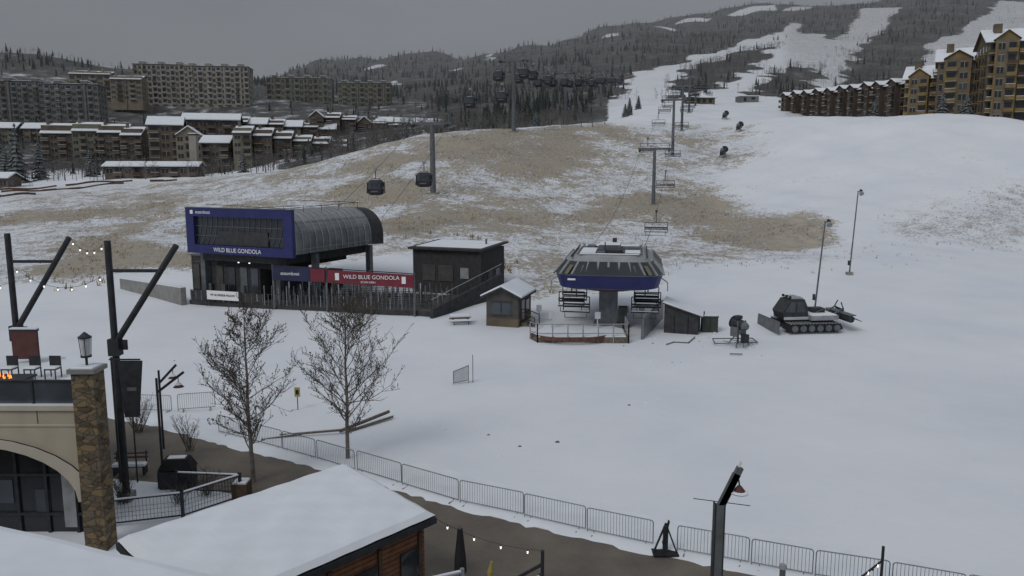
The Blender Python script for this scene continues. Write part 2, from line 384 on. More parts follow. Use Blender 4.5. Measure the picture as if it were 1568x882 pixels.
def bare_forest():
    N=9500
    t=rng.uniform(-.78,.78,N);y=np.exp(rng.uniform(math.log(262),math.log(2200),N));x=t*y
    ok=~inruns(x,y)&~((t>.1)&(y<435))
    ok&=~((t<-.1)&(y<640)&(rng.random(N)<.3))
    M=5200;tb=rng.uniform(.15,.6,M);yb=rng.uniform(430,1400,M);xb=tb*yb;k2=~inruns(xb,yb)
    M=900;tc_=rng.uniform(.38,.75,M);yc=rng.uniform(450,1300,M);xc=tc_*yc;k3=np.sin(xc*.03)*np.sin(yc*.02)>.15
    x=np.concatenate([x[ok],xb[k2],xc[k3]]);y=np.concatenate([y[ok],yb[k2],yc[k3]]);z=H(x,y)
    V=[];F=[]
    for a,b,c in zip(x,y,z):
        hh=random.uniform(4.5,9);w=hh*random.uniform(.24,.36);o=len(V)
        V+=[(a-.12,b,c-1),(a+.12,b,c-1),(a,b,c+hh)];F.append((o,o+1,o+2))
        for i in range(12):
            an=random.uniform(0,6.28);u=random.random();zz=c+hh*(.25+.5*u);l=w*random.uniform(.6,1.2)*(1.1-.6*u)
            dx,dy=math.cos(an)*l,math.sin(an)*l;th=.10+.0001*b
            o=len(V);V+=[(a,b,zz-th),(a+dx*.5,b+dy*.5,zz+l*.3+th),(a+dx,b+dy,zz+l*random.uniform(.5,1.1))];F.append((o,o+1,o+2))
    npmesh('bare_aspen_grove',V,F,'bare_tree')
bare_forest()
def tufts(name,polys,N,m,hmin,hmax,box,blades=4,thr=0.):
    V=[];F=[];x=rng.uniform(box[0],box[1],N);y=rng.uniform(box[2],box[3],N)
    ok=np.zeros(N,bool);xw,yw=warp(x,y,1.6)
    for P in polys:ok|=inpoly(xw,yw,P)
    ok&=(np.sin(x*.35+y*.2)+np.sin(y*.31-x*.11+2)+rng.normal(0,.9,N)>thr)
    x=x[ok];y=y[ok];z=H(x,y)
    for a,b,c in zip(x,y,z):
        for k in range(blades):
            an=random.uniform(0,6.28);hh=random.uniform(hmin,hmax);w=hh*.35;lx=math.cos(an);ly=math.sin(an)
            ox=a+random.uniform(-.25,.25);oy=b+random.uniform(-.25,.25);o=len(V)
            V+=[(ox-ly*w*.4,oy+lx*w*.4,c-.05),(ox+ly*w*.4,oy-lx*w*.4,c-.05),(ox+lx*w,oy+ly*w,c+hh)];F.append((o,o+1,o+2))
    npmesh(name,V,F,m)
tufts('dry_grass',GRASS,24000,'straw',.15,.45,(-115,62,95,250),4,.2)
tufts('low_shrubs',[[(-90,98),(50,98),(60,150),(50,245),(-20,240),(-90,190)],[(62,118),(98,118),(130,150),(108,165),(68,152)]],9000,'shrub',.12,.38,(-90,130,95,245),3)
tufts('dry_weeds',[[(-60,112),(-34,92),(-40,84),(-47,88),(-62,100)],[(-32,112),(-12,108),(-4,96),(2,99),(-8,116),(-28,122)]],1800,'straw',.3,.9,(-65,5,80,125),5,.1)

# ------------------------------------------------------------------ paving and near snow
def paving():
    mb=MB()
    P=[(-60,58),(-38,51),(-24.8,46.4),(-20.6,44.6),(-16.5,41.9),(-13,39.9),(-10.2,38.4),(-7.6,36.9),(-5.2,35.3),(-2.3,33.3),(.4,31.8),(3,30.4),(5.6,29.1),(9,27.6),(13.5,25.8),(18,24),(30,18),(30,-30),(-60,-30)]
    mb.add([(p[0],p[1],.004) for p in P],[tuple(range(len(P)))],'paving')
    mb.obj('brick_path')
    mb=MB();Q=[(-30,40),(-22,37.4),(-19.5,36.6),(-16,35.9),(-12.6,34.6),(-11.6,33),(-12,29),(-14,24),(-30,24)]
    mb.slab(Q,0.0,.13,ins=.3);mb.obj('snowy_planting_bed',smooth=False)
    mb=MB();R=[]
    edge=[(-24.8,46.55),(-20.6,44.75),(-16.5,42.1),(-13,40.1),(-10.2,38.6),(-7.6,37.1),(-5.2,35.5),(-2.3,33.5),(.4,32),(3,30.6),(5.6,29.3),(9,27.8),(13.5,26),(18,24.2),(30,18.2)]
    V=[];F=[]
    for i in range(len(edge)-1):
        a,b=Vector(edge[i]),Vector(edge[i+1]);st=max(2,int((b-a).length/.4))
        for k in range(st):
            p=a.lerp(b,k/st);d=(b-a).normalized();nn=Vector((-d.y,d.x))
            if nn.y<0:nn=-nn
            R.append((p,nn,random.uniform(-.16,.16)))
    for p,nn,j in R:
        for off,zz in ((-.25+j,.006),(-.08+j,.07),(.5,.14),(1.6,.10),(3.2,.0)):
            q=p+nn*off;V.append((q.x,q.y,zz))
    for i in range(len(R)-1):
        for k in range(4):F.append((i*5+k,(i+1)*5+k,(i+1)*5+k+1,i*5+k+1))
    mb.add(V,F,'snow');mb.obj('snow_bank',smooth=True)
    mb=MB();mb.slab([(-4.6,24.6),(-1.3,25.7),(-.6,24.0),(-3.8,22.6)],.3,.14,ins=.1);mb.prism([(-4.6,24.6),(-1.3,25.7),(-.6,24.0),(-3.8,22.6)],0,.3,'wood_grey');mb.obj('snowy_deck')
paving()

# ------------------------------------------------------------------ crowd barriers
def barrier(a,b):
    a=Vector(a);b=Vector(b);L=(b-a).length;yaw=math.atan2(b.y-a.y,b.x-a.x)+random.uniform(-.03,.03)
    mb=MB();g='galv';x0,x1=.05,L-.05;z0,z1=.16,1.12;r=.022
    c=.1
    mb.line([(x0,0,z0),(x0,0,z1-c),(x0+c*.3,0,z1-c*.3),(x0+c,0,z1),(x1-c,0,z1),(x1-c*.3,0,z1-c*.3),(x1,0,z1-c),(x1,0,z0),(x0,0,z0)],r,g,6)
    n=int((x1-x0)/.125)
    for i in range(1,n):
        x=x0+(x1-x0)*i/n;mb.tube((x,0,z0),(x,0,z1),.009,g,4,cap=False)
    for x in (x0+.3,x1-.3):
        mb.tube((x,0,z0),(x,0,.03),.018,g,5);mb.beam((x,-.32,.03),(x,.32,.03),.05,.03,g)
    mb.tube((x0,-0,z0),(x0,0,0),.02,g,5)
    o=mb.obj('crowd_barrier',(a.x,a.y,max(0.0,h(a.x,a.y))+.05),yaw);o.rotation_euler[0]=random.uniform(-.03,.03);return o
fp=[(-16.9,43.4),(-14.6,42.0),(-12.4,40.6),(-10.2,39.2),(-7.8,37.6),(-5.3,35.8),(-2.4,33.8),(.5,32.3),(3.1,30.9),(5.7,29.6)]
for a,b in zip(fp[:-1],fp[1:]): barrier(a,b)
fp=[(6.5,29.2),(9.1,28.1),(11.2,27.2),(13.6,26.3),(15.8,25.4),(18,24.4)]
for a,b in zip(fp[:-1],fp[1:]): barrier(a,b)
for a,b in (((-23.7,47.5),(-21.2,47.3)),((-21.0,47.5),(-18.8,48.1)),((-30,46.5),(-27.6,47))): barrier(a,b)

# ------------------------------------------------------------------ bare trees
def bare_tree(name,x,y,Ht,W,seed):
    R=random.Random(seed);mb=MB()
    def branch(p,d,L,r,lev):
        n=(6,4,3)[lev];q=Vector(p);d=Vector(d).normalized()
        for i in range(n):
            d=(d+Vector((R.uniform(-.17,.17),R.uniform(-.17,.17),R.uniform(.0,.15 if lev<2 else .12)))).normalized()
            e=q+d*(L/n);r2=r*(1-.8*(i+1)/n);r1=r*(1-.8*i/n)
            mb.tube(q,e,max(r1,.009),'bark' if r1>.02 else 'twig',5 if r>.03 else 3,max(r2,.008),cap=False)
            if lev<2 and (i>0 or lev==1):
                for _ in range(2 if lev==0 or R.random()<.3 else 1):
                    ax=Vector((R.uniform(-1,1),R.uniform(-1,1),R.uniform(-.4,.7))).normalized()
                    nd=(d*.85+ax*.8).normalized()
                    branch(q.lerp(e,R.random()),nd,L*R.uniform(.28,.5)*(1-.3*i/n),max(r2*.6,.009),lev+1)
            elif lev==2 and R.random()<.2:
                mb.beam(e,e+Vector((0,0,.045)),.04,.04,'twig')
            q=e
    n=18;q=Vector((0,0,-.1));lean=Vector((R.uniform(-.03,.04),0,1))
    for i in range(n):
        e=q+Vector((lean.x+R.uniform(-.06,.06),lean.y+R.uniform(-.06,.06),1))*((Ht*.95)/n)
        f=i/n;r=.105*(1-f)**.85+.012;r2=.105*(1-(i+1)/n)**.85+.010
        mb.tube(q,e,r,'bark',7,r2,cap=False)
        if f>.14:
            prof=(math.sin(min(1,(f-.03)/.97)**.7*math.pi*.95)*.95+.16)
            for k in range(3 if f<.85 else 2):
                an=R.uniform(0,6.28);el=R.uniform(.2,.9)
                d=Vector((math.cos(an)*math.cos(el),math.sin(an)*math.cos(el),math.sin(el)))
                branch(q.lerp(e,R.random()),d,W*.5*prof*R.uniform(.7,1.3)/math.cos(el)*.68,max(r*.38,.014),0 if f<.9 else 1)
        q=e
    mb.obj(name,(x,y,.1))
bare_tree('bare_tree',-12.6,36.4,9.2,5.8,3)
bare_tree('bare_tree',-8.6,39.3,8.9,6.9,11)
def shrub(name,x,y,Hh,W,seed,n=26):
    R=random.Random(seed);mb=MB()
    for i in range(n):
        an=R.uniform(0,6.28);q=Vector((R.uniform(-.2,.2),R.uniform(-.2,.2),0));d=Vector((math.cos(an)*.4,math.sin(an)*.4,1))*(Hh*R.uniform(.6,1))
        d.x*=W;d.y*=W
        m=q+d*.5+Vector((R.uniform(-.1,.1),0,0));mb.tube(q,m,.012,'twig',3);e=q+d;mb.tube(m,e,.008,'twig',3)
        for k in range(5):
            s=q.lerp(e,R.uniform(.3,.95));mb.tube(s,s+Vector((R.uniform(-.3,.3),R.uniform(-.3,.3),R.uniform(.1,.4))),.007,'twig',3)
    mb.obj(name,(x,y,.05))
shrub('bare_shrub',-21.6,43.6,2.2,1.1,1,40);shrub('bare_shrub',-17.4,40.6,2.0,1.0,2);shrub('bare_shrub',-14.2,34.5,1.3,1.2,4);shrub('bare_shrub',-17.6,33.6,1.6,1.0,5);shrub('bare_shrub',-9.6,27.4,1.6,.7,6,12)
shrub('bare_shrub',-15.0,33.6,1.0,1.0,7,16);shrub('bare_shrub',-5.9,18.6,2.6,.5,8,8)

# ------------------------------------------------------------------ kiosk in front
def kiosk():
    mb=MB()
    Ap,Bp,Cp,Dp=(-12.2,22.7),(-6.45,29.1),(-2.6,25.6),(-8.35,19.2)
    def ins(p,f=.09):
        cx,cy=-7.4,24.15;return (p[0]+(cx-p[0])*f,p[1]+(cy-p[1])*f)
    W=[ins(Ap),ins(Dp),ins(Cp),ins(Bp)]
    mb.prism(W,0,[3.35,2.85,2.85,3.35],'wood_orange')
    R=[Ap,Dp,Cp,Bp];zr=[3.45,2.95,2.95,3.45]
    mb.prism(R,zr,[z+.22 for z in zr],'dark_metal')
    n=30;V=[];F=[]
    for i in range(n+1):
        for j in range(n+1):
            u=.004+.992*i/n;v=.006+.988*j/n
            e=min(u,1-u)*8.6;g=min(v,1-v)*5.2;k=min(e,g)
            th=.24*(1-math.exp(-k/.09))+.10*(1-math.exp(-k/1.2))+.02*math.sin(u*17+v*9)*min(1,k)+.014*math.sin(u*41+1)*math.sin(v*29)
            x=Ap[0]*(1-u)*(1-v)+Bp[0]*u*(1-v)+Dp[0]*(1-u)*v+Cp[0]*u*v
            y=Ap[1]*(1-u)*(1-v)+Bp[1]*u*(1-v)+Dp[1]*(1-u)*v+Cp[1]*u*v
            V.append((x,y,3.45*(1-v)+2.95*v+.224+th))
    for i in range(n):
        for j in range(n):F.append((i*(n+1)+j,i*(n+1)+j+1,(i+1)*(n+1)+j+1,(i+1)*(n+1)+j))
    mb.add(V,F,'snow')
    w1,w2=Vector(ins(Dp)+(0,)),Vector(ins(Cp)+(0,));d=(w2-w1).normalized();nn=Vector((d.y,-d.x,0))
    for f in (.25,.5,.75,.97):
        p=w1.lerp(w2,f)+nn*.03;mb.beam(p,p+Vector((0,0,2.8)),.14,.1,'wood_brown',up=tuple(nn))
    for f in (.62,.86):
        p=w1.lerp(w2,f)+nn*.05;q=p+d*.9;mb.beam(p+Vector((0,0,1.8)),q+Vector((0,0,1.8)),.05,1.0,'glass_dark')
    for i in range(16):
        z=.15+i*.17;mb.beam(w1+nn*.012+Vector((0,0,z)),w2+nn*.012+Vector((0,0,z)),.02,.015,'wood_brown')
    mb.obj('snow_roofed_kiosk')
kiosk()
def near_roof():
    mb=MB()
    a,b=(-30,25.7),(-1,14.6)
    P=[a,(-30,4),(-1,4),b]
    mb.prism(P,[5.4,6.6,6.6,5.4],[5.78,7.1,7.1,5.78],'dark_metal')  # dark strip bared past the snow edge stands in for the kiosk eave's shadow
    V=[];F=[];n=60
    for i in range(n+1):
        u=i/n
        ex=a[0]*(1-u)+b[0]*u;ey=a[1]*(1-u)+b[1]*u-.13+.02*math.sin(u*23)+.015*math.sin(u*61)
        for off,zz in ((.0,5.76),(.02,5.86),(-.08,5.95),(-.35,6.02),(-3,6.25),(-12,7.2)):
            V.append((ex,ey+off,zz))
    for i in range(n):
        for k in range(5):F.append((i*6+k,i*6+k+1,(i+1)*6+k+1,(i+1)*6+k))
    mb.add(V,F,'snow')
    mb.prism([(-29,24.6),(-29,5),(-2,5),(-2,14.3)],0,5.5,'stucco')
    mb.obj('lodge_roof_with_snow',smooth=False)
near_roof()

# ------------------------------------------------------------------ left restaurant with stone pier and arch
def restaurant():
    mb=MB()
    yw=29.6;x1=-16.85;x0=-34
    BP=[(x0,yw),(x1,yw),(-18.6,32.2),(-22.0,37.6),(x0,37.6)]
    mb.prism(BP,4.6,5.75,'stucco')
    mb.prism([(x0,yw-.1),(x1,yw-.1),(-18.5,32.3),(-22.0,37.7),(x0,37.7)],5.75,5.95,'stucco_trim',mtop='snow')
    mb.box(x0,x1,yw-.06,yw+.02,5.1,5.18,'stucco_trim')
    for x in (-18.6,-20.7,-22.8):mb.box(x,x+.03,yw-.012,yw-.002,5.18,5.75,'taupe_siding')
    cx=-21.5;Rw=4.3
    n=16
    def arc(t,r):
        an=math.pi*(1-t);return (cx+math.cos(an)*r,max(0,2.0+math.sin(an)*r*.54))
    for i in range(n):
        p,q=arc(i/n,Rw),arc((i+1)/n,Rw);P,Q=arc(i/n,Rw+.7),arc((i+1)/n,Rw+.7)
        mb.add([(p[0],yw-.1,p[1]),(q[0],yw-.1,q[1]),(Q[0],yw-.1,Q[1]),(P[0],yw-.1,P[1]),(p[0],yw+.4,p[1]),(q[0],yw+.4,q[1])],[(0,1,2,3),(4,5,1,0)],'stucco_trim')
        mb.add([(P[0],yw-.02,P[1]),(Q[0],yw-.02,Q[1]),(Q[0],yw-.02,5.2),(P[0],yw-.02,5.2)],[(0,1,2,3)],'stucco')
    mb.box(x0,cx-Rw-.7,yw,yw+.3,0,4.7,'stucco')
    mb.box(x0,-17.6,yw+1.2,yw+1.3,0,4.9,'glass_dark')
    for x in (-25.2,-23.6,-22,-20.4,-19.2,-18):
        mb.box(x-.06,x+.06,yw+1.1,yw+1.2,0,4.8,'dark_metal')
    for z in (.9,2.6): mb.box(x0,-17.6,yw+1.08,yw+1.2,z,z+.1,'dark_metal')
    for x,z in ((-23,1.6),(-21.2,1.9),(-19.7,1.5),(-18.6,1.1)):
        mb.box(x,x+.6,yw+1.16,yw+1.195,z-.5,z+.5,'glass_mid')
    mb.box(-18.5,-18.0,yw+1.05,yw+1.09,.4,2.7,'light_metal')
    for i in range(9):
        x=-34+i*1.9;mb.box(x,x+1.83,yw+.22,yw+.25,5.96,6.85,'glass_mid');mb.box(x-.04,x+.02,yw+.18,yw+.26,5.95,6.9,'dark_metal')
    mb.box(x0,x1-.1,yw+.16,yw+.3,6.85,6.9,'dark_metal')
    mb.obj('restaurant_building')
    mb=MB();s_=.42;mb.box(-s_,s_,-s_,s_,0,7.35,'ledge_stone');mb.box(-s_-.1,s_+.1,-s_-.1,s_+.1,7.35,7.52,'concrete');mb.slab([(-s_,-s_),(s_,-s_),(s_,s_),(-s_,s_)],7.522,.06,ins=.06)
    for i in range(40):
        z=.1+i*.18;f=random.choice([0,1]);a=random.uniform(-s_,s_-.3)
        if f: mb.box(a,a+random.uniform(.2,.3),-s_-.025,-s_,z,z+.14,'ledge_stone')
        else: mb.box(s_,s_+.025,a,a+random.uniform(.2,.3),z,z+.14,'ledge_stone')
    mb.obj('stone_pillar',(-16.42,29.5,0))
    mb=MB();m='dark_metal'
    mb.tube((0,0,0),(0,0,.35),.05,m,8);mb.tube((0,0,.35),(0,0,.42),.2,m,10)
    mb.tube((0,0,.42),(0,0,1.1),.15,'white_paint',8,.2);
    for k in range(4):
        an=k*math.pi/2+.4;mb.tube((math.cos(an)*.17,math.sin(an)*.17,.42),(math.cos(an)*.22,math.sin(an)*.22,1.12),.015,m,4)
    mb.tube((0,0,1.1),(0,0,1.16),.25,m,10);mb.tube((0,0,1.16),(0,0,1.34),.22,m,10,.02)
    mb.obj('pillar_lantern',(-16.42,29.5,7.55))
    mb=MB();mb.box(-.9,.9,-.5,.5,0,.6,'concrete');mb.box(-1,1,-.6,.6,.6,.68,'dark_metal')
    for i in range(12):
        x=random.uniform(-.5,.5);y=random.uniform(-.2,.2);mb.tube((x,y,.68),(x+random.uniform(-.06,.06),y,.68+random.uniform(.05,.24)),.03,'flame',4,.004)
    mb.obj('fire_table',(-20.8,31.2,5.95))
    mb=MB()
    for dx in (0,1.0,1.9):
        mb.box(dx,dx+.5,0,.5,.4,.46,'dark_metal');mb.box(dx,dx+.5,.46,.5,.46,.95,'dark_metal')
        for a in (0,.46):
            for b in (0,.46):mb.box(dx+a,dx+a+.04,b,b+.04,0,.42,'dark_metal')
        mb.slab([(dx,0),(dx+.5,0),(dx+.5,.45),(dx,.45)],.462,.06,ins=.05)
    mb.obj('patio_chairs',(-22.4,33.4,5.955))
    mb=MB();mb.box(-.6,.6,-.08,.08,.2,1.55,'maroon');mb.box(-.65,.65,-.1,.1,1.55,1.64,'dark_metal');mb.slab([(-.65,-.1),(.65,-.1),(.65,.1),(-.65,.1)],1.642,.07,ins=.04)
    for x in (-.5,.5):mb.box(x-.05,x+.05,-.05,.05,0,.2,'dark_metal')
    mb.obj('patio_sign_board',(-23.1,36.4,5.955))
restaurant()

# ------------------------------------------------------------------ V shaped light poles
def vpole(x,y,Ht,jz,tx,tz):
    mb=MB();m='dark_metal'
    mb.tube((0,0,0),(0,0,Ht),.16,m,10,.14);mb.tube((0,0,jz-.1),(tx,0,tz),.14,m,10,.13)
    bz=jz+(tz-jz)*.74
    mb.beam((0,0,bz),(tx*.76,0,bz),.12,.14,m)
    mb.box(-.24,.24,-.22,.22,jz-.6,jz+.15,m);mb.box(-.3,.3,-.3,.3,0,.5,'concrete')
    mb.box(.1,.55,-.03,.03,jz-.35,jz+.1,m)
    return mb.obj('timber_light_pole',(x,y,0))
vpole(-24.5,38,12,7.3,3.0,11.8)
vpole(-17.6,34,12,7.5,3.0,11.8)
def festoon(name,a,b,sag,n):
    mb=MB();a=Vector(a);b=Vector(b);pts=[]
    for i in range(n*2+1):
        t=i/(n*2);p=a.lerp(b,t);p.z-=sag*4*t*(1-t);pts.append(p)
    mb.line(pts,.009,'dark_metal',4)
    for i in range(1,n*2,2):
        p=pts[i];mb.tube(p,p-Vector((0,0,.07)),.022,'dark_metal',5);mb.tube(p-Vector((0,0,.07)),p-Vector((0,0,.15)),.035,'bulb',6,.025)
    mb.obj(name)
festoon('string_lights',(-21.5,38,11.8),(-17.7,34,11.9),.5,5)
festoon('string_lights',(-24.5,38,11.9),(-33,34,11),.8,8)
festoon('string_lights',(-24.5,38,10.5),(-17.7,34,10.6),.9,7)
festoon('string_lights',(-24.5,38,9.6),(-34,38,9.2),.6,8)
mb=MB();mb.beam((0,0,5.6),(1.35,0,5.6),.06,.06,'dark_metal')
mb.add([(.35,.0,5.55),(1.45,0,5.55),(1.15,0,3.0),(.5,0,3.0)],[(0,1,2,3)],'dark_metal');mb.add([(.35,.01,5.55),(1.45,.01,5.55),(1.15,.01,3.0),(.5,.01,3.0)],[(3,2,1,0)],'navy_panel')
mb.tube((.85,0,0),(.85,0,3.0),.035,'dark_metal',6);mb.tube((0.1,0,0),(0.1,0,5.7),.05,'dark_metal',6);mb.box(.7,1.1,-.02,-.01,4.2,4.35,'grey_metal')
mb.obj('hanging_banner',(-17.5,33.2,1.3))
def goose(x,y,z,name='gooseneck_lamp',Ht=4.4,arm=1.0,yaw=0):
    mb=MB();mb.tube((0,0,0),(0,0,Ht),.06,'dark_metal',8);mb.beam((0,0,Ht-.7),(arm*1.2,0,Ht+.3),.1,.12,'dark_metal')
    dx,dz=arm*.95,-.25
    mb.tube((dx,0,Ht+.1),(dx,0,Ht+dz),.02,'dark_metal',5);mb.tube((dx,0,Ht+dz),(dx,0,Ht+dz-.18),.05,'maroon',10,.26);mb.tube((dx,0,Ht+dz+.07),(dx,0,Ht+dz-.06),.05,'snow',10,.17)
    mb.obj(name,(x,y,z),yaw)
goose(-17.0,36.4,0,Ht=5.2,arm=1.1);goose(-19,41,0,Ht=4.4,arm=.8)

mb=MB();m='grey_metal'
mb.box(-.13,.13,-.12,.12,0,4.35,m);mb.box(-.17,-.13,-.14,.14,0,4.4,'dark_metal');mb.box(.13,.17,-.14,.14,0,4.4,'dark_metal')
mb.beam((0,0,4.2),(.62,0,5.6),.16,.2,m);mb.beam((.0,-.05,4.25),(.5,-.05,5.4),.06,.28,'grey_metal')
mb.tube((-.85,0,4.55),(1.0,0,4.3),.014,'dark_metal',5)
mb.tube((.55,0,5.4),(.62,0,4.98),.025,'dark_metal',6);mb.tube((.62,0,4.98),(.62,0,4.8),.06,'maroon',12,.2);mb.tube((.62,0,4.8),(.62,0,4.74),.2,'maroon',12,.3)
mb.tube((.62,0,4.81),(.62,0,4.765),.2,'snow',12,.31)
mb.beam((.12,0,4.63),(.64,0,5.8),.12,.05,'snow')
mb.obj('plaza_lamp_post',(6.7,24,0))
mb=MB();mb.box(-.1,.1,-.05,.05,0,1.1,'dark_metal')
mb.beam((-.45,0,.05),(0,0,1.25),.08,.06,'dark_metal');mb.beam((.45,0,.05),(0,0,1.25),.08,.06,'dark_metal');mb.beam((-.1,0,.4),(.12,0,1.35),.16,.05,'rubber');mb.box(-.5,.5,-.3,.3,0,.05,'rubber')
mb.obj('folding_sign_stand',(6.05,29.1,.05))
mb=MB();mb.tube((0,0,0),(0,0,1.5),.1,'grey_metal',10);mb.tube((0,0,1.5),(0,0,1.65),.15,'light_metal',10,.1);mb.obj('bollard',(9.3,25.2,0))
mb=MB();mb.tube((0,0,0),(0,0,2.6),.05,'dark_metal',8);mb.beam((0,0,2.1),(-.9,0,1.3),.05,.05,'dark_metal');mb.beam((0,0,1.5),(.8,0,1.0),.05,.05,'dark_metal')
for i in range(6):mb.tube((-.15*i,0,2.1-.13*i),(-.15*i,0,2.0-.13*i),.035,'bulb' if i%2 else 'dark_metal',5)
mb.obj('string_light_post',(12.4,24.6,0))
mb=MB();mb.tube((0,0,0),(0,0,.9),.03,'dark_metal',6);mb.tube((0,0,.7),(0,0,1.2),.22,'rubber',8,.2);mb.tube((0,0,1.2),(0,0,2.3),.2,'rubber',8,.09);mb.tube((0,0,2.3),(0,0,2.45),.05,'grey_metal',6,.02);mb.tube((0,0,0),(0,0,.12),.3,'concrete',10)
mb.obj('closed_patio_umbrella',(-1.8,25.6,0.45))
def rail(name,a,b,Ht=1.1,bars=True,snow=True,m='dark_metal'):
    a=Vector(a);b=Vector(b);L=(b-a).length;yaw=math.atan2(b.y-a.y,b.x-a.x);mb=MB()
    k=max(1,int(L/1.6))
    for i in range(k+1):mb.box(L*i/k-.06,L*i/k+.06,-.06,.06,0,Ht+.1,m)
    mb.box(0,L,-.05,.05,Ht-.06,Ht,m);mb.box(0,L,-.03,.03,.15,.2,m)
    if snow:mb.slab([(0,-.05),(L,-.05),(L,.05),(0,.05)],Ht+.002,.04,ins=.03)
    if bars:
        q=int(L/.14)
        for i in range(q):mb.box(L*i/q-.006,L*i/q+.006,-.006,.006,.2,Ht-.06,m)
        for z in (.4,.6,.8):mb.box(0,L,-.005,.005,z,z+.01,m)
    mb.obj(name,(a.x,a.y,a.z),yaw)
rail('black_railing',(-16.9,31.2,.13),(-14.2,32.0,.13),1.2)
rail('black_railing',(-14.2,32.0,.13),(-12.4,34.0,.13),1.2)
rail('black_railing',(-15.6,34.8,.13),(-12.6,34.5,.13),1.0)
rail('white_lattice_railing',(-4.1,23.9,.4),(-1.7,25.0,.4),1.1,m='light_metal')
rail('black_railing',(-.4,24.3,0),(1.0,25.0,0),1.3,bars=False)
festoon('string_lights',(-2.7,25.7,3.1),(1.0,25.3,2.1),.25,4)
mb=MB();mb.box(-.06,.06,-.06,.06,0,2.1,'dark_metal');mb.beam((0,0,1.6),(-1.2,0,.9),.08,.1,'dark_metal');mb.obj('rail_end_post',(1.05,25.3,0))
mb=MB();mb.tube((0,0,0),(0,0,1.1),.06,'yellow',8,.1);mb.tube((0,0,1.1),(.05,0,1.45),.08,'yellow',8,.04);mb.tube((0,0,.3),(0,0,.5),.11,'rubber',8);mb.obj('yellow_safety_marker',(-.75,25.2,.3))
mb=MB();mb.box(-.75,.75,-.4,.4,0,.95,'rubber');mb.prism([(-.8,-.45),(.8,-.45),(.8,.45),(-.8,.45)],.95,1.45,'rubber',inset=.3);mb.slab([(-.4,-.2),(.4,-.2),(.4,.2),(-.4,.2)],1.452,.05,ins=.1);mb.box(-.8,.8,-.46,-.4,.1,.9,'dark_metal')
mb.obj('covered_grill',(-15.9,35.6,.1),.1)
mb=MB()
for z,y in ((.45,0),(.45,.2),(.8,.4),(1.0,.45)):mb.beam((-.8,y,z),(.8,y,z),.15,.05,'wood_brown')
for x in (-.7,.7):mb.box(x-.04,x+.04,-.05,.45,0,.42,'dark_metal');mb.beam((x,.4,.4),(x,.5,1.1),.05,.05,'dark_metal')
mb.slab([(-.8,-.1),(.8,-.1),(.8,.3),(-.8,.3)],.48,.14,ins=.1);mb.obj('snowy_bench',(-18.9,36.9,.12),.1)
mb=MB();mb.box(-.35,.35,-.35,.35,0,.8,'wood_brown');mb.slab([(-.3,-.3),(.3,-.3),(.3,.3),(-.3,.3)],.802,.12,ins=.1);mb.obj('snowy_planter',(-12.4,34.2,.1))
mb=MB()
for a,b,r in (((-13.2,42.8,.15),(-9.9,43.4,.25),.08),((-9.9,43.4,.2),(-7.6,46.6,.35),.12),((-9.4,43.8,.1),(-7.3,46.2,.15),.09),((-14,42.2,.1),(-12,43.1,.12),.06)):
    mb.tube(a,b,r,'wood_grey',8);mb.beam(Vector(a)+Vector((0,0,r)),Vector(b)+Vector((0,0,r)),r*.9,.04,'snow')
mb.obj('timber_logs')
mb=MB();mb.tube((0,0,0),(0,0,1.4),.03,'dark_metal',6);mb.box(-.17,.17,-.03,.03,.85,1.45,'yellow');mb.box(-.1,.1,-.035,-.031,1.0,1.3,'rubber');mb.obj('yellow_trail_sign',(-13.6,48.1,0))
mb=MB();mb.tube((1.35,.5,0),(1.35,.5,2.05),.025,'dark_metal',6);mb.tube((0,0,0),(0,0,.95),.02,'grey_metal',5);mb.tube((1.05,.35,0),(1.05,.35,1.35),.02,'grey_metal',5)
mb.add([(0,0,.1),(1.05,.35,.25),(1.05,.35,1.3),(0,0,.95)],[(0,1,2,3)],'white_paint');mb.line([(0,0,.1),(1.05,.35,.25),(1.05,.35,1.3),(0,0,.95),(0,0,.1)],.025,'grey_metal')
mb.obj('trail_marker_banner',(-4.15,54,0))

# ------------------------------------------------------------------ tall lamp poles on slope
def slopelamp(x,y,Ht,lean=0):
    mb=MB();mb.tube((0,0,0),(lean,0,Ht),.10,'grey_metal',8,.07);mb.box(-.35,.35,-.35,.35,-.3,.35,'concrete')
    mb.tube((lean-.1,0,Ht),(lean+.55,-.1,Ht+.05),.05,'grey_metal',6);mb.tube((lean+.3,-.1,Ht-.1),(lean+.3,-.35,Ht-.3),.2,'light_metal',10,.3)
    mb.tube((lean+.3,-.1,Ht+.05),(lean+.3,0,Ht+.25),.22,'dark_metal',8,.1)
    mb.box(-.25,-.05,-.1,.1,1.2,1.8,'dark_metal')
    mb.obj('slope_flood_light',(x,y,h(x,y)))
slopelamp(42.4,97.7,10.4,.45);slopelamp(30.3,77.3,9.0,.55)

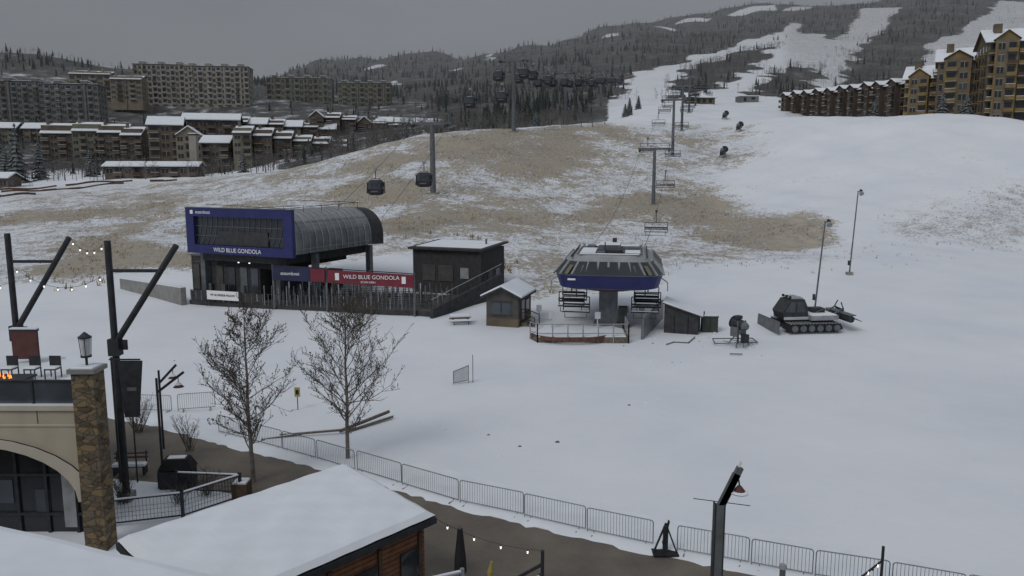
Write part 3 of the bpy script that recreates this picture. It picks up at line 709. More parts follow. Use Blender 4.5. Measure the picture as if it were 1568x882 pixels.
# ------------------------------------------------------------------ snow guns
def fangun(name,x,y,s=1,yaw=0,lift=1.2):
    mb=MB()
    for an in (0,2.1,4.2):mb.tube((0,0,lift),(math.cos(an)*1.0,math.sin(an)*1.0,.05),.05,'grey_metal',6)
    mb.tube((0,0,.3),(0,0,lift+.2),.07,'dark_metal',8)
    mb.beam((-1.2,-.5,.3),(1.2,-.5,.3),.06,.06,'light_metal');mb.beam((-1.2,.5,.3),(1.2,.5,.3),.06,.06,'light_metal')
    mb.tube((-.55,0,lift+.6),(.55,0,lift+.8),.42,'dark_metal',14,.48);mb.tube((-.9,0,lift+.54),(-.55,0,lift+.6),.25,'grey_metal',12,.42)
    mb.tube((.5,0,lift+.79),(.62,0,lift+.81),.52,'rubber',14);mb.box(-.5,.2,-.4,.4,lift-.1,lift+.3,'grey_metal')
    mb.beam((-.3,-.5,lift),(-.3,-.5,lift+1),.08,.08,'grey_metal');mb.beam((-.3,.5,lift),(-.3,.5,lift+1),.08,.08,'grey_metal')
    mb.box(-.15,.35,-.3,.3,lift+1.12,lift+1.4,'dark_metal')
    mb.tube((-.9,.4,.1),(-.5,.2,lift),.04,'rubber',6);mb.box(-.9,-.5,-.3,.3,.4,1.1,'dark_metal');mb.box(-.4,.3,.5,.7,lift-.3,lift+.5,'grey_metal')
    o=mb.obj(name,(x,y,h(x,y)),yaw);o.scale=(s,s,s)
fangun('snow_gun',19.2,65.2,1.0,2.2)
for x,y in ((67.9,238),(56,210),(72.6,272)):fangun('snow_gun',x,y,1.35,.6,.8)

# ------------------------------------------------------------------ snow groomer
def groomer():
    mb=MB();d='rubber'
    for sy in (-1.5,1.5):
        L=[(-2.7,.35),(-2.2,.08),(2.0,.08),(2.6,.4),(2.3,.85),(-2.3,.85)]
        vs=[(a,sy-.55,b) for a,b in L]+[(a,sy+.55,b) for a,b in L];n=6
        mb.add(vs,[tuple(range(n)),tuple(range(n,2*n))[::-1]]+[(i,n+i,n+(i+1)%n,(i+1)%n) for i in range(n)],d)
        for x in (-2,-1.2,-.4,.4,1.2,2):mb.tube((x,sy-.62*1,.45),(x,sy+.62,.45),.3,'grey_metal',10)
        for i in range(16):
            x=-2.4+i*.3;mb.box(x,x+.07,sy-.62,sy+.62,.85,.92,'light_metal');mb.box(x,x+.07,sy-.62,sy+.62,.02,.08,'light_metal')
    mb.box(-2.1,2.2,-1.0,1.0,.5,1.15,'dark_metal');mb.box(-.3,2.3,-1.7,1.7,1.1,1.5,'light_metal');mb.slab([(-.2,-1.6),(2.2,-1.6),(2.2,1.6),(-.2,1.6)],1.502,.1)
    P=[(-2.5,1.1),(-2.75,1.75),(-2.0,2.85),(-.7,2.95),(-.35,2.2),(-.3,1.1)];n=6
    vs=[(a,-1.05,b) for a,b in P]+[(a,1.05,b) for a,b in P]
    mb.add(vs,[tuple(range(n)),tuple(range(n,2*n))[::-1]]+[(i,n+i,n+(i+1)%n,(i+1)%n) for i in range(n)],'dark_siding')
    for sy in (-1.08,1.08):
        mb.add([(-2.5,sy,1.8),(-1.55,sy,1.75),(-1.55,sy,2.7),(-2.0,sy,2.7)],[(0,1,2,3)],'glass_mid');mb.add([(-1.4,sy,1.75),(-.6,sy,1.75),(-.8,sy,2.75),(-1.4,sy,2.7)],[(0,1,2,3)],'glass_mid')
        mb.box(-2.6,-.3,sy-.03,sy+.03,1.1,1.35,'white_paint')
    mb.box(-1.9,-.8,-.95,.95,2.96,3.08,'light_metal')
    for y in (-.7,0,.7):mb.box(-2.0,-1.85,y-.12,y+.12,3.0,3.2,'rubber')
    mb.tube((-.2,.9,1.5),(-.2,.9,2.9),.08,'dark_metal',8)
    mb.beam((.3,-.6,1.5),(1.4,-.6,1.95),.08,.08,'grey_metal');mb.beam((.3,.6,1.5),(1.4,.6,1.95),.08,.08,'grey_metal');mb.box(.4,1.6,-.5,.5,1.6,2.0,'dark_metal')
    for k in range(5):
        an=-.5+.3*k;mb.beam((-3.4-.18*math.cos(an),-2.2,.15+.22*k),(-3.4-.18*math.cos(an),2.2,.15+.22*k),.08,.25,'grey_metal')
    for y in (-.8,.8):mb.beam((-3.5,y,.5),(-2.1,y,.6),.15,.18,'dark_metal')
    mb.beam((-3.3,0,1.1),(-2.3,0,.9),.12,.12,'dark_metal')
    for y in (-.7,.7):mb.beam((2.1,y,.9),(3.2,y,1.5),.14,.18,'dark_metal');mb.beam((2.2,y,1.4),(3.3,y,2.0),.1,.1,'grey_metal')
    mb.tube((3.3,-2.1,1.2),(3.3,2.1,1.2),.32,'dark_metal',10);mb.beam((3.4,-2.1,1.55),(3.4,2.1,1.55),.7,.08,'grey_metal')
    for y in np.arange(-2.0,2.1,.4):mb.beam((3.6,y,1.3),(4.3,y,1.0),.3,.05,'dark_metal')
    mb.beam((2.9,0,2.0),(3.6,0,1.7),.2,.2,'dark_metal');mb.tube((3.2,-.9,1.8),(2.9,-.9,2.6),.05,'dark_metal',6);mb.tube((3.2,.9,1.8),(3.6,.9,2.5),.05,'dark_metal',6)
    mb.obj('snow_groomer',(27.1,71.2,h(27.1,71.2)-.05),.12)
groomer()

# ------------------------------------------------------------------ chairlift terminal
def loft(mb,levels,m,n=20,cap=True,mats=None):
    V=[];
    for z,hx,hy in levels:
        for i in range(n):
            an=2*math.pi*(i+.5)/n;c,s_=math.cos(an),math.sin(an);e=.35
            V.append((math.copysign(abs(c)**e,c)*hx,math.copysign(abs(s_)**e,s_)*hy,z))
    for k in range(len(levels)-1):
        F=[(k*n+i,k*n+(i+1)%n,(k+1)*n+(i+1)%n,(k+1)*n+i) for i in range(n)]
        mb.add(V,F,(mats[k] if mats else m));
    if cap:
        k=len(levels)-1;mb.add(V[k*n:],[tuple(range(n))],mats[-1] if mats else m);mb.add(V[:n],[tuple(range(n))[::-1]],m)
def chair(mb,x,y,z,w=3.2,dm='dark_metal'):
    def T(a,b,d):return (x+a,y+b,z+d)
    mb.tube(T(0,0,.15),T(0,.0,-1.1),.05,dm,5);mb.tube(T(0,0,-1.1),T(0,.1,-1.6),.06,dm,5)
    mb.box(x-.15,x+.15,y-.3,y+.3,z-.05,z+.25,dm)
    h2=w/2
    mb.line([T(-h2,.1,-1.6),T(h2,.1,-1.6)],.05,dm,5)
    for a in (-h2,h2):
        mb.line([T(a,.1,-1.6),T(a,.2,-2.4),T(a,.1,-2.9),T(a,-.5,-2.95)],.05,dm,5)
    for d in (-2.3,-2.55):mb.beam(T(-h2,.2,d),T(h2,.2,d),.06,.14,'rubber')
    mb.beam(T(-h2,-.18,-2.93),T(h2,-.18,-2.93),.5,.1,'rubber')
    mb.beam(T(-h2,-.2,-2.86),T(h2,-.2,-2.86),.3,.03,'snow')
    mb.line([T(-h2+.2,-.5,-3.0),T(-h2+.2,-.7,-3.4),T(h2-.2,-.7,-3.4),T(h2-.2,-.5,-3.0)],.03,dm,4)
    mb.line([T(-h2,0,-2.1),T(-h2,-.6,-2.35),T(h2,-.6,-2.35),T(h2,0,-2.1)],.025,dm,4)
def terminal():
    mb=MB()
    loft(mb,[(3.75,3.9,5.6),(3.95,4.6,6.3),(5.15,4.95,6.7),(5.25,5.0,6.85),(6.35,4.05,5.9),(6.7,3.3,5.3),(6.85,3.0,5.0)],'grey_metal',n=28,mats=['grey_metal','blue_panel','roof_metal','glass_dark','roof_metal','roof_metal','roof_metal'])
    for i in range(9):
        f=-1+2*i/8
        for sg in (-1,1):
            mb.beam((f*4.3,sg*6.68,5.28),(f*3.55,sg*5.84,6.36),.2,.12,'roof_metal')
            if i<8:
                fm=f+.125;mb.beam((fm*4.3,sg*6.62,5.3),(fm*3.75,sg*6.05,6.05),.42,.05,'condo_olive')
    for i in range(11):
        f=-1+2*i/10
        for sx in (-1,1):mb.beam((sx*4.93,f*6,5.28),(sx*4.02,f*5.2,6.36),.2,.1,'roof_metal')
    for i in range(7):
        y=-4.4+i*1.45;mb.beam((-3.0,y,6.9),(3.0,y,6.9),.1,.1,'grey_metal')
    for x in (-3.4,3.4):mb.beam((x,-5.3,6.75),(x,5.3,6.75),.12,.14,'dark_metal')
    mb.box(-1.1,.9,-1.5,2.5,6.9,7.45,'grey_metal');mb.box(-.4,1.2,-4.2,-2.2,6.88,7.25,'dark_metal');mb.box(.1,.5,1,1.4,7.4,7.9,'dark_metal');mb.box(-2.4,-1.6,1,3,6.88,7.1,'grey_metal')
    mb.box(1.6,2.6,-1,.5,6.88,7.2,'grey_metal');mb.tube((-.5,-2,7.0),(-.5,-2,7.8),.06,'dark_metal',6)
    for y0,y1 in ((2.8,4.8),(-4.9,-4.5)):mb.slab([(-2.7,y0),(2.7,y0),(2.7,y1),(-2.7,y1)],6.9,.07,ins=.05)
    mb.slab([(-2.7,-4.2),(-1.3,-4.2),(-1.3,.6),(-2.7,.6)],6.95,.06);mb.slab([(1.4,-4),(2.8,-4),(2.8,-1.3),(1.4,-1.3)],6.95,.06);mb.slab([(-1.1,-1.5),(.9,-1.5),(.9,2.5),(-1.1,2.5)],7.452,.05)
    mb.box(-3.6,-2.9,-6.8,-6.66,4.75,4.9,'letter_white')
    mb.box(-.9,.8,-3.9,-2.6,0,3.8,'grey_metal');mb.box(-.7,.6,2.6,4.2,0,3.8,'grey_metal');mb.box(-1.4,1.3,-4.6,-2.2,0,.3,'concrete')
    mb.box(.9,1.7,-4.3,-3.5,0,2.0,'dark_siding')
    for k in range(24):
        a0=2*math.pi*k/24;a1=2*math.pi*(k+1)/24
        mb.beam((2.4*math.cos(a0),-2.6+2.4*math.sin(a0),3.6),(2.4*math.cos(a1),-2.6+2.4*math.sin(a1),3.6),.15,.15,'rust')
    for x,y in ((-2.9,-5.2),(-3.6,-2.2),(3.3,-4.6),(3.6,-1.5),(3.5,2),(-3.6,1.5)):chair(mb,x,y,4.6,2.4)
    for sx in (-1,1):mb.tube((sx*4.6,-4.5,4.9),(sx*5.3,-4.5,4.4),.06,'light_metal',6);mb.tube((sx*5.3,-4.5,4.4),(sx*5.3,-4.5,3.6),.05,'light_metal',6)
    mb.obj('chairlift_terminal',(9.6,75.6,h(9.6,75.6)-.1),-.16)
terminal()
def platform():
    mb=MB()
    pts=[(1.6,67.6),(2.2,66.4),(10.1,66.5),(10.3,70),(8.8,72),(3,71.6)]
    mb.prism(pts,0,.75,'wood_grey');mb.slab([(p[0]*.96+.2,p[1]*.98+1.35) for p in pts],.752,.08)
    for i in range(16):
        a0=math.pi*(1.02+.8*i/16);a1=math.pi*(1.02+.8*(i+1)/16)
        mb.beam((5.2+3.5*math.cos(a0),68+2.3*math.sin(a0),.7),(5.2+3.5*math.cos(a1),68+2.3*math.sin(a1),.7),.25,.3,'rust')
    for a,b in ((pts[1],pts[2]),(pts[0],pts[1]),(pts[2],pts[3])):
        a=Vector(a+(.75,));b=Vector(b+(.75,));n=max(1,int((b-a).length/1.3))
        for i in range(n+1):
            p=a.lerp(b,i/n);mb.box(p.x-.05,p.x+.05,p.y-.05,p.y+.05,-.6,1.95,'light_metal')
        for z in (.35,1.15):mb.tube(a+Vector((0,0,z)),b+Vector((0,0,z)),.04,'light_metal',6)
    mb.obj('loading_platform')
    mb=MB();a=(11.4,67.6);b=(14.6,75.2)
    mb.prism([a,(a[0]+.15,a[1]-.05),(b[0]+.15,b[1]-.05),b],0,[2.1,2.1,2.6,2.6],'galv')
    for i in range(20):
        f=i/20;x=a[0]+(b[0]-a[0])*f;y=a[1]+(b[1]-a[1])*f;mb.box(x-.03,x-.0,y-.06,y+.06,.1,2.15+.5*f,'grey_metal')
    mb.obj('slatted_screen_fence')
    mb=MB()
    for x,y in ((10.8,73.2),(12.2,72.5),(7.8,70.2),(3.6,70.2),(2.6,74)):
        mb.tube((x,y,.4),(x,y,2.0),.06,'white_paint',6);mb.box(x-.25,x+.25,y-.15,y+.15,1.7,2.3,'white_paint')
    mb.obj('load_gate_posts')
platform()
mb=MB();mb.prism([(13.8,69.9),(16.7,69.0),(17.5,71.6),(14.6,72.5)],.2,[3.1,2.1,2.1,3.1],'dark_siding')
mb.prism([(13.6,69.7),(17.0,68.6),(17.9,71.8),(14.5,72.8)],[3.15,2.05,2.05,3.15],[3.25,2.15,2.15,3.25],'taupe_siding');mb.slab([(13.6,69.7),(17.0,68.6),(17.9,71.8),(14.5,72.8)],[3.26,2.16,2.16,3.26],.09)
for f in (.3,.7):
    x=13.8+2.9*f;y=69.9-.9*f;mb.beam((x,y-.03,.4),(x,y-.03,2.1),.06,.04,'rubber')
mb.obj('equipment_shed')
mb=MB();mb.box(-.7,.7,-.5,.5,0,1.5,'green_box');mb.box(-.75,.75,-.55,.55,1.5,1.6,'green_box');mb.box(-.02,.02,-.52,-.5,.1,1.4,'rubber');mb.slab([(-.7,-.5),(.7,-.5),(.7,.5),(-.7,.5)],1.602,.06);mb.tube((-.5,0,1.5),(-.5,0,1.95),.06,'dark_metal',6);mb.obj('generator_cabinet',(18,70.2,.4),-.1)
mb=MB()
for i in range(90):
    x,y=random.choice([(12,66.5),(15.5,66),(20,64.5),(5,65),(18,67),(-3,45),(1,42),(12,60),(-26,60),(-20,55),(8,50),(26,68)]);x+=random.gauss(0,1.8);y+=random.gauss(0,1.4);s_=random.uniform(.04,.15)
    mb.prism([(x-s_,y-s_*.6),(x+s_,y-s_*.5),(x+s_*.8,y+s_*.6),(x-s_*.7,y+s_*.5)],h(x,y)-.02,h(x,y)+s_*.5,random.choice(['snow','snow','snow','snow','wood_grey']),inset=s_*.4)
mb.obj('snow_clods')
mb=MB()
for P in ([(13.2,65.6,.33),(14,66.4,.36),(15.2,66.1,.36),(16.2,68,.45)],[(17.7,62.2,.3),(18.7,62.1,.3)],[(17.3,65.4,.45),(21,65.6,.5),(20.9,66.8,.6),(17.4,66.6,.6),(17.3,65.4,.45)]):mb.line(P,.05,'grey_metal')
mb.obj('snowmaking_hose')

# ------------------------------------------------------------------ operator hut
def hut():
    mb=MB();W='taupe_siding'
    mb.box(0,3.1,0,4.6,0,3.0,W);mb.box(-.01,3.11,-.02,4.62,0,.9,'lodge_stone')
    mb.gable(0,3.1,0,4.6,3.0,.75,'y',.45,W,'dark_siding',.16)
    mb.box(.6,2.4,-.06,0,1.3,2.4,'glass_mid');mb.box(.5,2.5,-.08,-.06,1.2,1.3,'dark_siding');mb.box(.5,2.5,-.08,-.06,2.4,2.5,'dark_siding')
    mb.box(3.11,3.16,1.0,2.0,.5,2.5,'glass_dark');mb.box(3.11,3.15,2.6,3.8,1.3,2.3,'glass_mid')
    mb.box(1.4,1.5,-.09,-.06,1.3,2.4,'dark_siding')
    for i in range(3):mb.box(3.15,3.15+1.2-.3*i,.6,2.4,.15*i,.15*i+.15,'wood_grey')
    for y in (.6,2.4):
        mb.beam((3.2,y,1.5),(4.5,y,1.0),.07,.07,'wood_brown')
        for x,z in ((3.2,1.5),(4.5,1.0)):mb.beam((x,y,0),(x,y,z),.08,.08,'wood_brown')
    mb.obj('operator_hut',(-2.4,72.2,.5),-.28)
hut()
mb=MB();mb.beam((-1,0,.75),(1,0,.75),.8,.06,'wood_grey');mb.beam((-1,-.75,.45),(1,-.75,.45),.3,.06,'wood_grey');mb.beam((-1,.75,.45),(1,.75,.45),.3,.06,'wood_grey')
for x in (-.7,.7):mb.beam((x,-.8,0),(x,-.2,.75),.08,.08,'wood_grey');mb.beam((x,.8,0),(x,.2,.75),.08,.08,'wood_grey')
mb.slab([(-1,-.4),(1,-.4),(1,.4),(-1,.4)],.785,.22,ins=.15);mb.slab([(-1,-.9),(1,-.9),(1,-.6),(-1,-.6)],.482,.12,ins=.06);mb.obj('snowy_picnic_table',(-4.9,73.2,.55),.2)

# ------------------------------------------------------------------ gondola station
def station():
    mb=MB();L=16.2;W=14.3
    prof=[(.25,5.7)];R=3.0
    for i in range(9):
        a=math.pi-i*math.pi/16;prof.append((.25+R+R*math.cos(a),6.9+R*math.sin(a)))
    for i in range(9):
        a=math.pi/2-i*math.pi/16;prof.append((W-.25-R+R*math.cos(a),6.9+R*math.sin(a)))
    prof.append((W-.25,5.7))
    n=len(prof)
    V=[(x,.4,z) for x,z in prof]+[(x,13.6,z) for x,z in prof]
    mb.add(V,[(i,n+i,n+i+1,i+1) for i in range(n-1)],'roof_metal')
    V=[(x,13.6,z) for x,z in prof]+[(x,L,z-.1) for x,z in prof]
    mb.add(V,[(i,n+i,n+i+1,i+1) for i in range(n-1)],'dark_siding')
    mb.add([(x,L,z-.1) for x,z in prof],[tuple(range(n))],'dark_siding')
    for k in range(13):
        y=.6+k*1.08
        for (xa,za),(xb,zb) in zip(prof[:-1],prof[1:]):
            cx=W/2
            def off(x,z): return (x+(.07 if x>cx else -.07),y,z+.06)
            mb.beam(off(xa,za),off(xb,zb),.07,.08,'light_metal',up=(0,1,0))
    for zz,xx in ((6.2,W-.15),(7.9,W-.38),(8.9,W-.95)):
        mb.beam((xx,.5,zz),(xx,13.6,zz),.05,.05,'light_metal')
    for y in (2,5,8,11):mb.box(5,9,y,y+1.5,9.9,10.0,'snow')
    mb.line([(2,.8,10.6),(12.5,.8,10.3),(12.3,13.8,10.5),(2,13.8,10.6)],.03,'dark_metal')
    for y in (1,4,7,10,13.5):mb.tube((12.4,y,9.8),(12.4,y,10.5),.03,'dark_metal',5)
    B='blue_panel'
    mb.box(0,W,-.15,.3,9.35,10.25,B);mb.box(0,W,-.15,.3,5.45,6.35,B);mb.box(0,1.1,-.15,.3,6.35,9.35,B);mb.box(W-1.1,W,-.15,.3,6.35,9.35,B)
    mb.box(-.05,W+.05,-.2,.35,10.25,10.31,'grey_metal')
    mb.box(1.1,W-1.1,.2,.28,6.35,9.35,'glass_dark');
    for i in range(17):
        x=1.2+i*.73
        pts=[(x,.14,6.35)]+[(min(x+.75*math.sin(k*.35),W-1.1),.14,6.35+3.0*k/5) for k in range(1,6)]
        mb.line(pts,.035,'grey_metal',4)
    for z in (7.3,8.3):mb.box(1.1,W-1.1,.12,.16,z,z+.05,'grey_metal')
    mb.box(4.2,11,.06,.12,6.4,7.9,'dark_siding')
    mb.box(1.2,12.6,.8,15,4.6,5.5,'dark_siding');mb.box(2.5,11,1.5,13,3.9,4.6,'rubber')
    for x,y in ((1.0,1.2),(13.3,4.5),(13.3,14.3),(1,14.3),(9.7,3)):mb.box(x-.3,x+.3,y-.3,y+.3,-.3,5.5,'grey_metal')
    mb.box(8.9,10.2,3,5.4,-.3,5.4,'dark_siding')
    for i in (0,3):mb.box(5.5+i*.5,5.65+i*.5,1.4,1.48,4.4,4.5,'bulb')
    mb.box(-1.4,8.3,1.6,9.5,-.6,4.9,'dark_siding');mb.box(-1.5,8.4,1.5,9.6,4.9,5.05,'grey_metal')
    for i,x in enumerate((-1.1,.6,2.3,4.0,5.7,7.2)):
        mb.box(x,x+.9,1.5,1.58,1.2,4.0,['taupe_siding','glass_mid','taupe_siding','glass_dark','grey_metal','glass_mid'][i])
        mb.box(x-.12,x-.05,1.52,1.6,0,4.8,'taupe_siding')
    for x in (1.2,3.2,5.9):mb.box(x,x+.5,1.2,1.5,.4,2.0,'grey_metal')
    mb.box(-1.4,8.3,1.54,1.6,4.2,4.35,'taupe_siding')
    mb.box(10.9,12.7,8,10,1,3.2,'dark_metal')
    yaw=math.atan2(-6,13)
    o=mb.obj('gondola_station',(-34.8,84,.9),yaw)
    text('lettering','WILD BLUE GONDOLA',(7.0,-.17,5.88),(math.pi/2,0,0),.62,'letter_white',o)
    text('sponsor_lettering','steamboat',(2.5,-.17,9.8),(math.pi/2,0,0),.5,'letter_white',o)
    mm=MB();mm.add([(.7,-.17,9.6),(1.1,-.17,9.6),(1.1,-.17,10.0),(.7,-.17,10.0)],[(0,1,2,3)],'letter_white');mm.obj('logo_plate',parent=o)
station()
def decks():
    mb=MB();P=[(-34.6,83),(-25.6,79.4),(-9.2,76.2),(-7.8,75.7),(-3.2,85.2),(-11,88),(-20,92)]
    mb.prism(P,-.5,1.35,'dark_siding',mtop='deck_dark');mb.obj('queue_deck')
    mb=MB()
    Q=[(-46.5,92.0),(-35.2,82.3),(-34.8,82.7),(-46,92.6)]
    mb.prism(Q,0,[2.4,2.7,2.7,2.4],'concrete');mb.slab(Q,[2.4,2.7,2.7,2.4],.08,ins=.05)
    mb.obj('concrete_retaining_wall')
    mb=MB()
    def run(a,b,Ht,sp,post,mesh=None,tall=0):
        a=Vector(a);b=Vector(b);n=int((b-a).length/sp)
        for i in range(n+1):
            p=a.lerp(b,i/n);mb.box(p.x-post,p.x+post,p.y-post,p.y+post,1.35,1.35+Ht+(tall if i%2==0 else 0),'grey_metal' if i%3 else 'light_metal')
        for z in (.5,Ht):mb.beam(a+Vector((0,0,1.35+z)),b+Vector((0,0,1.35+z)),.05,.05,'dark_metal')
        if mesh:mb.beam(a+Vector((0,0,1.35+Ht/2)),b+Vector((0,0,1.35+Ht/2)),.03,Ht*.9,mesh)
    run((-34.4,82.9,0),(-25.6,79.5,0),1.1,.7,.04,'dark_siding')
    run((-25.4,79.4,0),(-9.3,76.3,0),1.15,.4,.03,None,.9)
    for k in range(1,8):
        f=k/8;a=(-24.5+1.2*f,79.6+9*f,0);b=(-8.9+3.4*f,76.8+8*f,0);run(a,b,1.1,.6,.03,None,.5 if k%2 else 0)
    for i in range(60):
        x=random.uniform(-24,-8);y=77.2+(-x-8)*.19+random.uniform(.2,7)
        mb.box(x-.05,x+.05,y-.05,y+.05,1.35,1.35+random.uniform(1.2,2.4),random.choice(['light_metal','grey_metal','white_paint','dark_metal']))
    mb.obj('queue_railings')
    mb=MB();a=Vector((-24.3,78.9,0));b=Vector((-18.6,77.6,0));c=Vector((-18.4,77.5,0));d=Vector((-9.6,75.9,0))
    mb.beam(a+Vector((0,0,4.75)),b+Vector((0,0,4.65)),.06,1.4,'navy_panel')
    mb.beam(c+Vector((0,0,4.6)),d+Vector((0,0,4.3)),.06,1.3,'red_panel')
    mb.beam(Vector((-20.2,77.9,4.68)),Vector((-18.7,77.55,4.66)),.07,1.3,'red_panel')
    mb.beam(a+Vector((0,0,5.55)),d+Vector((0,0,5.05)),.12,.08,'dark_metal')
    for p,z in ((a,5.6),(b,5.5),(d,5.1),(Vector((-14,76.7,0)),5.3)):mb.box(p.x-.09,p.x+.09,p.y+.05,p.y+.23,.8,z,'grey_metal')
    for p,q in ((Vector((-17.6,77.3,4.6)),Vector((-17.2,77.23,4.6))),(Vector((-10.8,76.07,4.4)),Vector((-10.4,76.0,4.4)))):mb.beam(p,q,.09,.7,'letter_white')
    o=mb.obj('queue_banner')
    an=math.atan2(-1.6,8.8)
    text('lettering','WILD BLUE GONDOLA',(-13.9,76.60,4.6),(math.pi/2,0,an),.56,'letter_white',o)
    text('lettering_small','steamboat',(-22.4,78.38,4.75),(math.pi/2,0,math.atan2(-1.3,5.7)),.5,'letter_white',o)
    text('lettering_small','SCAN HERE',(-14.2,76.62,4.1),(math.pi/2,0,an),.3,'letter_white',o)
    mb=MB();mb.beam((0,0,.6),(3.9,-1.35,.6),.06,.95,'letter_white')
    for p in ((0,0),(3.9,-1.35)):mb.box(p[0]-.05,p[0]+.05,p[1]-.05,p[1]+.05,-.6,1.1,'dark_metal')
    o=mb.obj('lift_notice_banner',(-32.2,81.6,1.5));text('lettering','MY SLOPESIDE PILLOW',(1.95,-.73,.62),(math.pi/2,0,math.atan2(-1.35,3.9)),.3,'rubber',o)
    mb=MB()
    mb.prism([(-8.0,75.2),(-7.7,75.1),(-1.0,85.3),(-1.3,85.5)],0,[1.6,1.6,3.9,3.9],'dark_siding')
    for i in range(9):
        f=i/8;x=-7.85+6.7*f;y=75.2+10.2*f;z=1.6+2.3*f;mb.box(x-.04,x+.04,y-.04,y+.04,z,z+1.0,'dark_metal')
    mb.beam((-7.85,75.2,2.6),(-1.15,85.4,4.9),.06,.06,'light_metal');mb.obj('ramp_wall')
decks()
def ticketbld():
    mb=MB();W='dark_siding'
    mb.box(0,8.3,0,7,-.5,5.0,W)
    for i in range(28):mb.box(i*.3,i*.3+.03,-.03,0,-.5,5,'taupe_siding')
    for i in range(22):mb.box(8.3,8.33,i*.32,i*.32+.03,-.5,5,'taupe_siding')
    RP=[(-.4,-.5),(8.7,-.5),(8.7,7.4),(-.4,7.4)]
    mb.prism(RP,[5.0,5.0,5.3,5.3],[5.22,5.22,5.5,5.5],'dark_siding');mb.slab([(.1,.5),(8.2,.5),(8.2,7.0),(.1,7.0)],[5.255,5.255,5.49,5.49],.04)
    mb.box(1.2,2.8,-.08,-.03,1.5,3.3,'taupe_siding');mb.box(3.2,5.0,-.08,-.03,1.5,3.3,'taupe_siding');mb.box(5.9,6.9,-.08,-.03,1.9,3.1,'light_metal');mb.box(8.33,8.4,2,3.2,0,2.6,'taupe_siding');mb.box(8.33,8.4,4.2,5.4,1.4,2.6,'glass_mid')
    mb.tube((7.3,4,5.4),(7.3,4,6.0),.12,'grey_metal',8)
    mb.obj('ticket_building',(-11.2,88.3,1.3),math.atan2(-3,7.7))
ticketbld()

# ------------------------------------------------------------------ lifts
def liftline():
    pts=[(9.9,80,5.2+.7),(29.6,165,0),(42.8,212,0),(52.5,247,0),(64.5,292,0),(80,350,0),(97,405,0)]
    hs=[0,11.2,14.2,13.2,12.5,11.5,8]
    tops=[Vector(pts[0])]
    for (x,y,_),hh in zip(pts[1:],hs[1:]):tops.append(Vector((x,y,h(x,y)+hh)))
    ropes=MB()
    for k,(p,hh) in enumerate(zip(tops[1:],hs[1:])):
        k+=1;d=(tops[min(k+1,len(tops)-1)]-tops[k-1]);d.z=0;d.normalize();yaw=math.atan2(d.y,d.x)-math.pi/2
        mb=MB();m='grey_metal';w=3.0
        mb.tube((0,0,-hh-.5),(0,0,.4),.42,m,12,.3)
        mb.box(-w-.4,w+.4,-.25,.25,.1,.55,m)
        for sx in (-w,w):
            mb.beam((sx,-2.2,-.1),(sx,2.2,.35),.2,.25,'dark_metal')
            for j in range(8):
                yy=-2.1+j*.6;mb.tube((sx-.1,yy,yy*.1+.0),(sx+.1,yy,yy*.1+.0),.25,'dark_metal',8)
            mb.beam((sx+.5,-2.3,-.5),(sx+.5,2.3,0),.45,.05,'galv')
            mb.beam((sx,0,.4),(sx,0,1.5),.12,.12,m)
        mb.beam((-w,0,1.45),(w,0,1.45),.1,.12,m);mb.beam((-1,0,.5),(0,0,1.4),.08,.08,m);mb.beam((1,0,.5),(0,0,1.4),.08,.08,m)
        for j in range(int(hh/.5)):mb.box(.38,.42,-.2,.2,-hh+.5*j,-hh+.5*j+.03,m)
        mb.box(-.7,.7,-.7,.7,-hh-.6,-hh+.15,'concrete')
        mb.obj('chairlift_tower',tuple(p),yaw)
    def off(k,sx):
        k0=max(k-1,0);k1=min(k+1,len(tops)-1);d=tops[k1]-tops[k0];d.z=0;d.normalize();return tops[k]+Vector((d.y,-d.x,0))*sx
    chairs=[]
    CH={-3.0:{0:[.12],1:[.30,.8],2:[.2,.55,.9],3:[.25,.6,.9],4:[.2,.45,.7,.9],5:[.15,.4,.7]},3.0:{0:[.43,.80],1:[.2,.75],2:[.15,.5,.8],3:[.15,.45,.8],4:[.1,.35,.6,.85],5:[.2,.5,.8]}}
    for sx in (-3.0,3.0):
        for k in range(len(tops)-1):
            a,b=off(k,sx),off(k+1,sx);n=14;L=(b-a).length;P=[]
            for i in range(n+1):
                t=i/n;p=a.lerp(b,t);p.z-=L*.03*4*t*(1-t);P.append(p)
            ropes.line(P,.03,'dark_metal',4)
            for t in CH[sx][k]:
                p=a.lerp(b,t);p.z-=L*.03*4*t*(1-t);chairs.append((p,math.atan2((b-a).y,(b-a).x)-math.pi/2))
    ropes.obj('chairlift_cable')
    for p,yaw in chairs:
        mb=MB();chair(mb,0,0,0,3.3);mb.obj('lift_chair',tuple(p),yaw)
liftline()
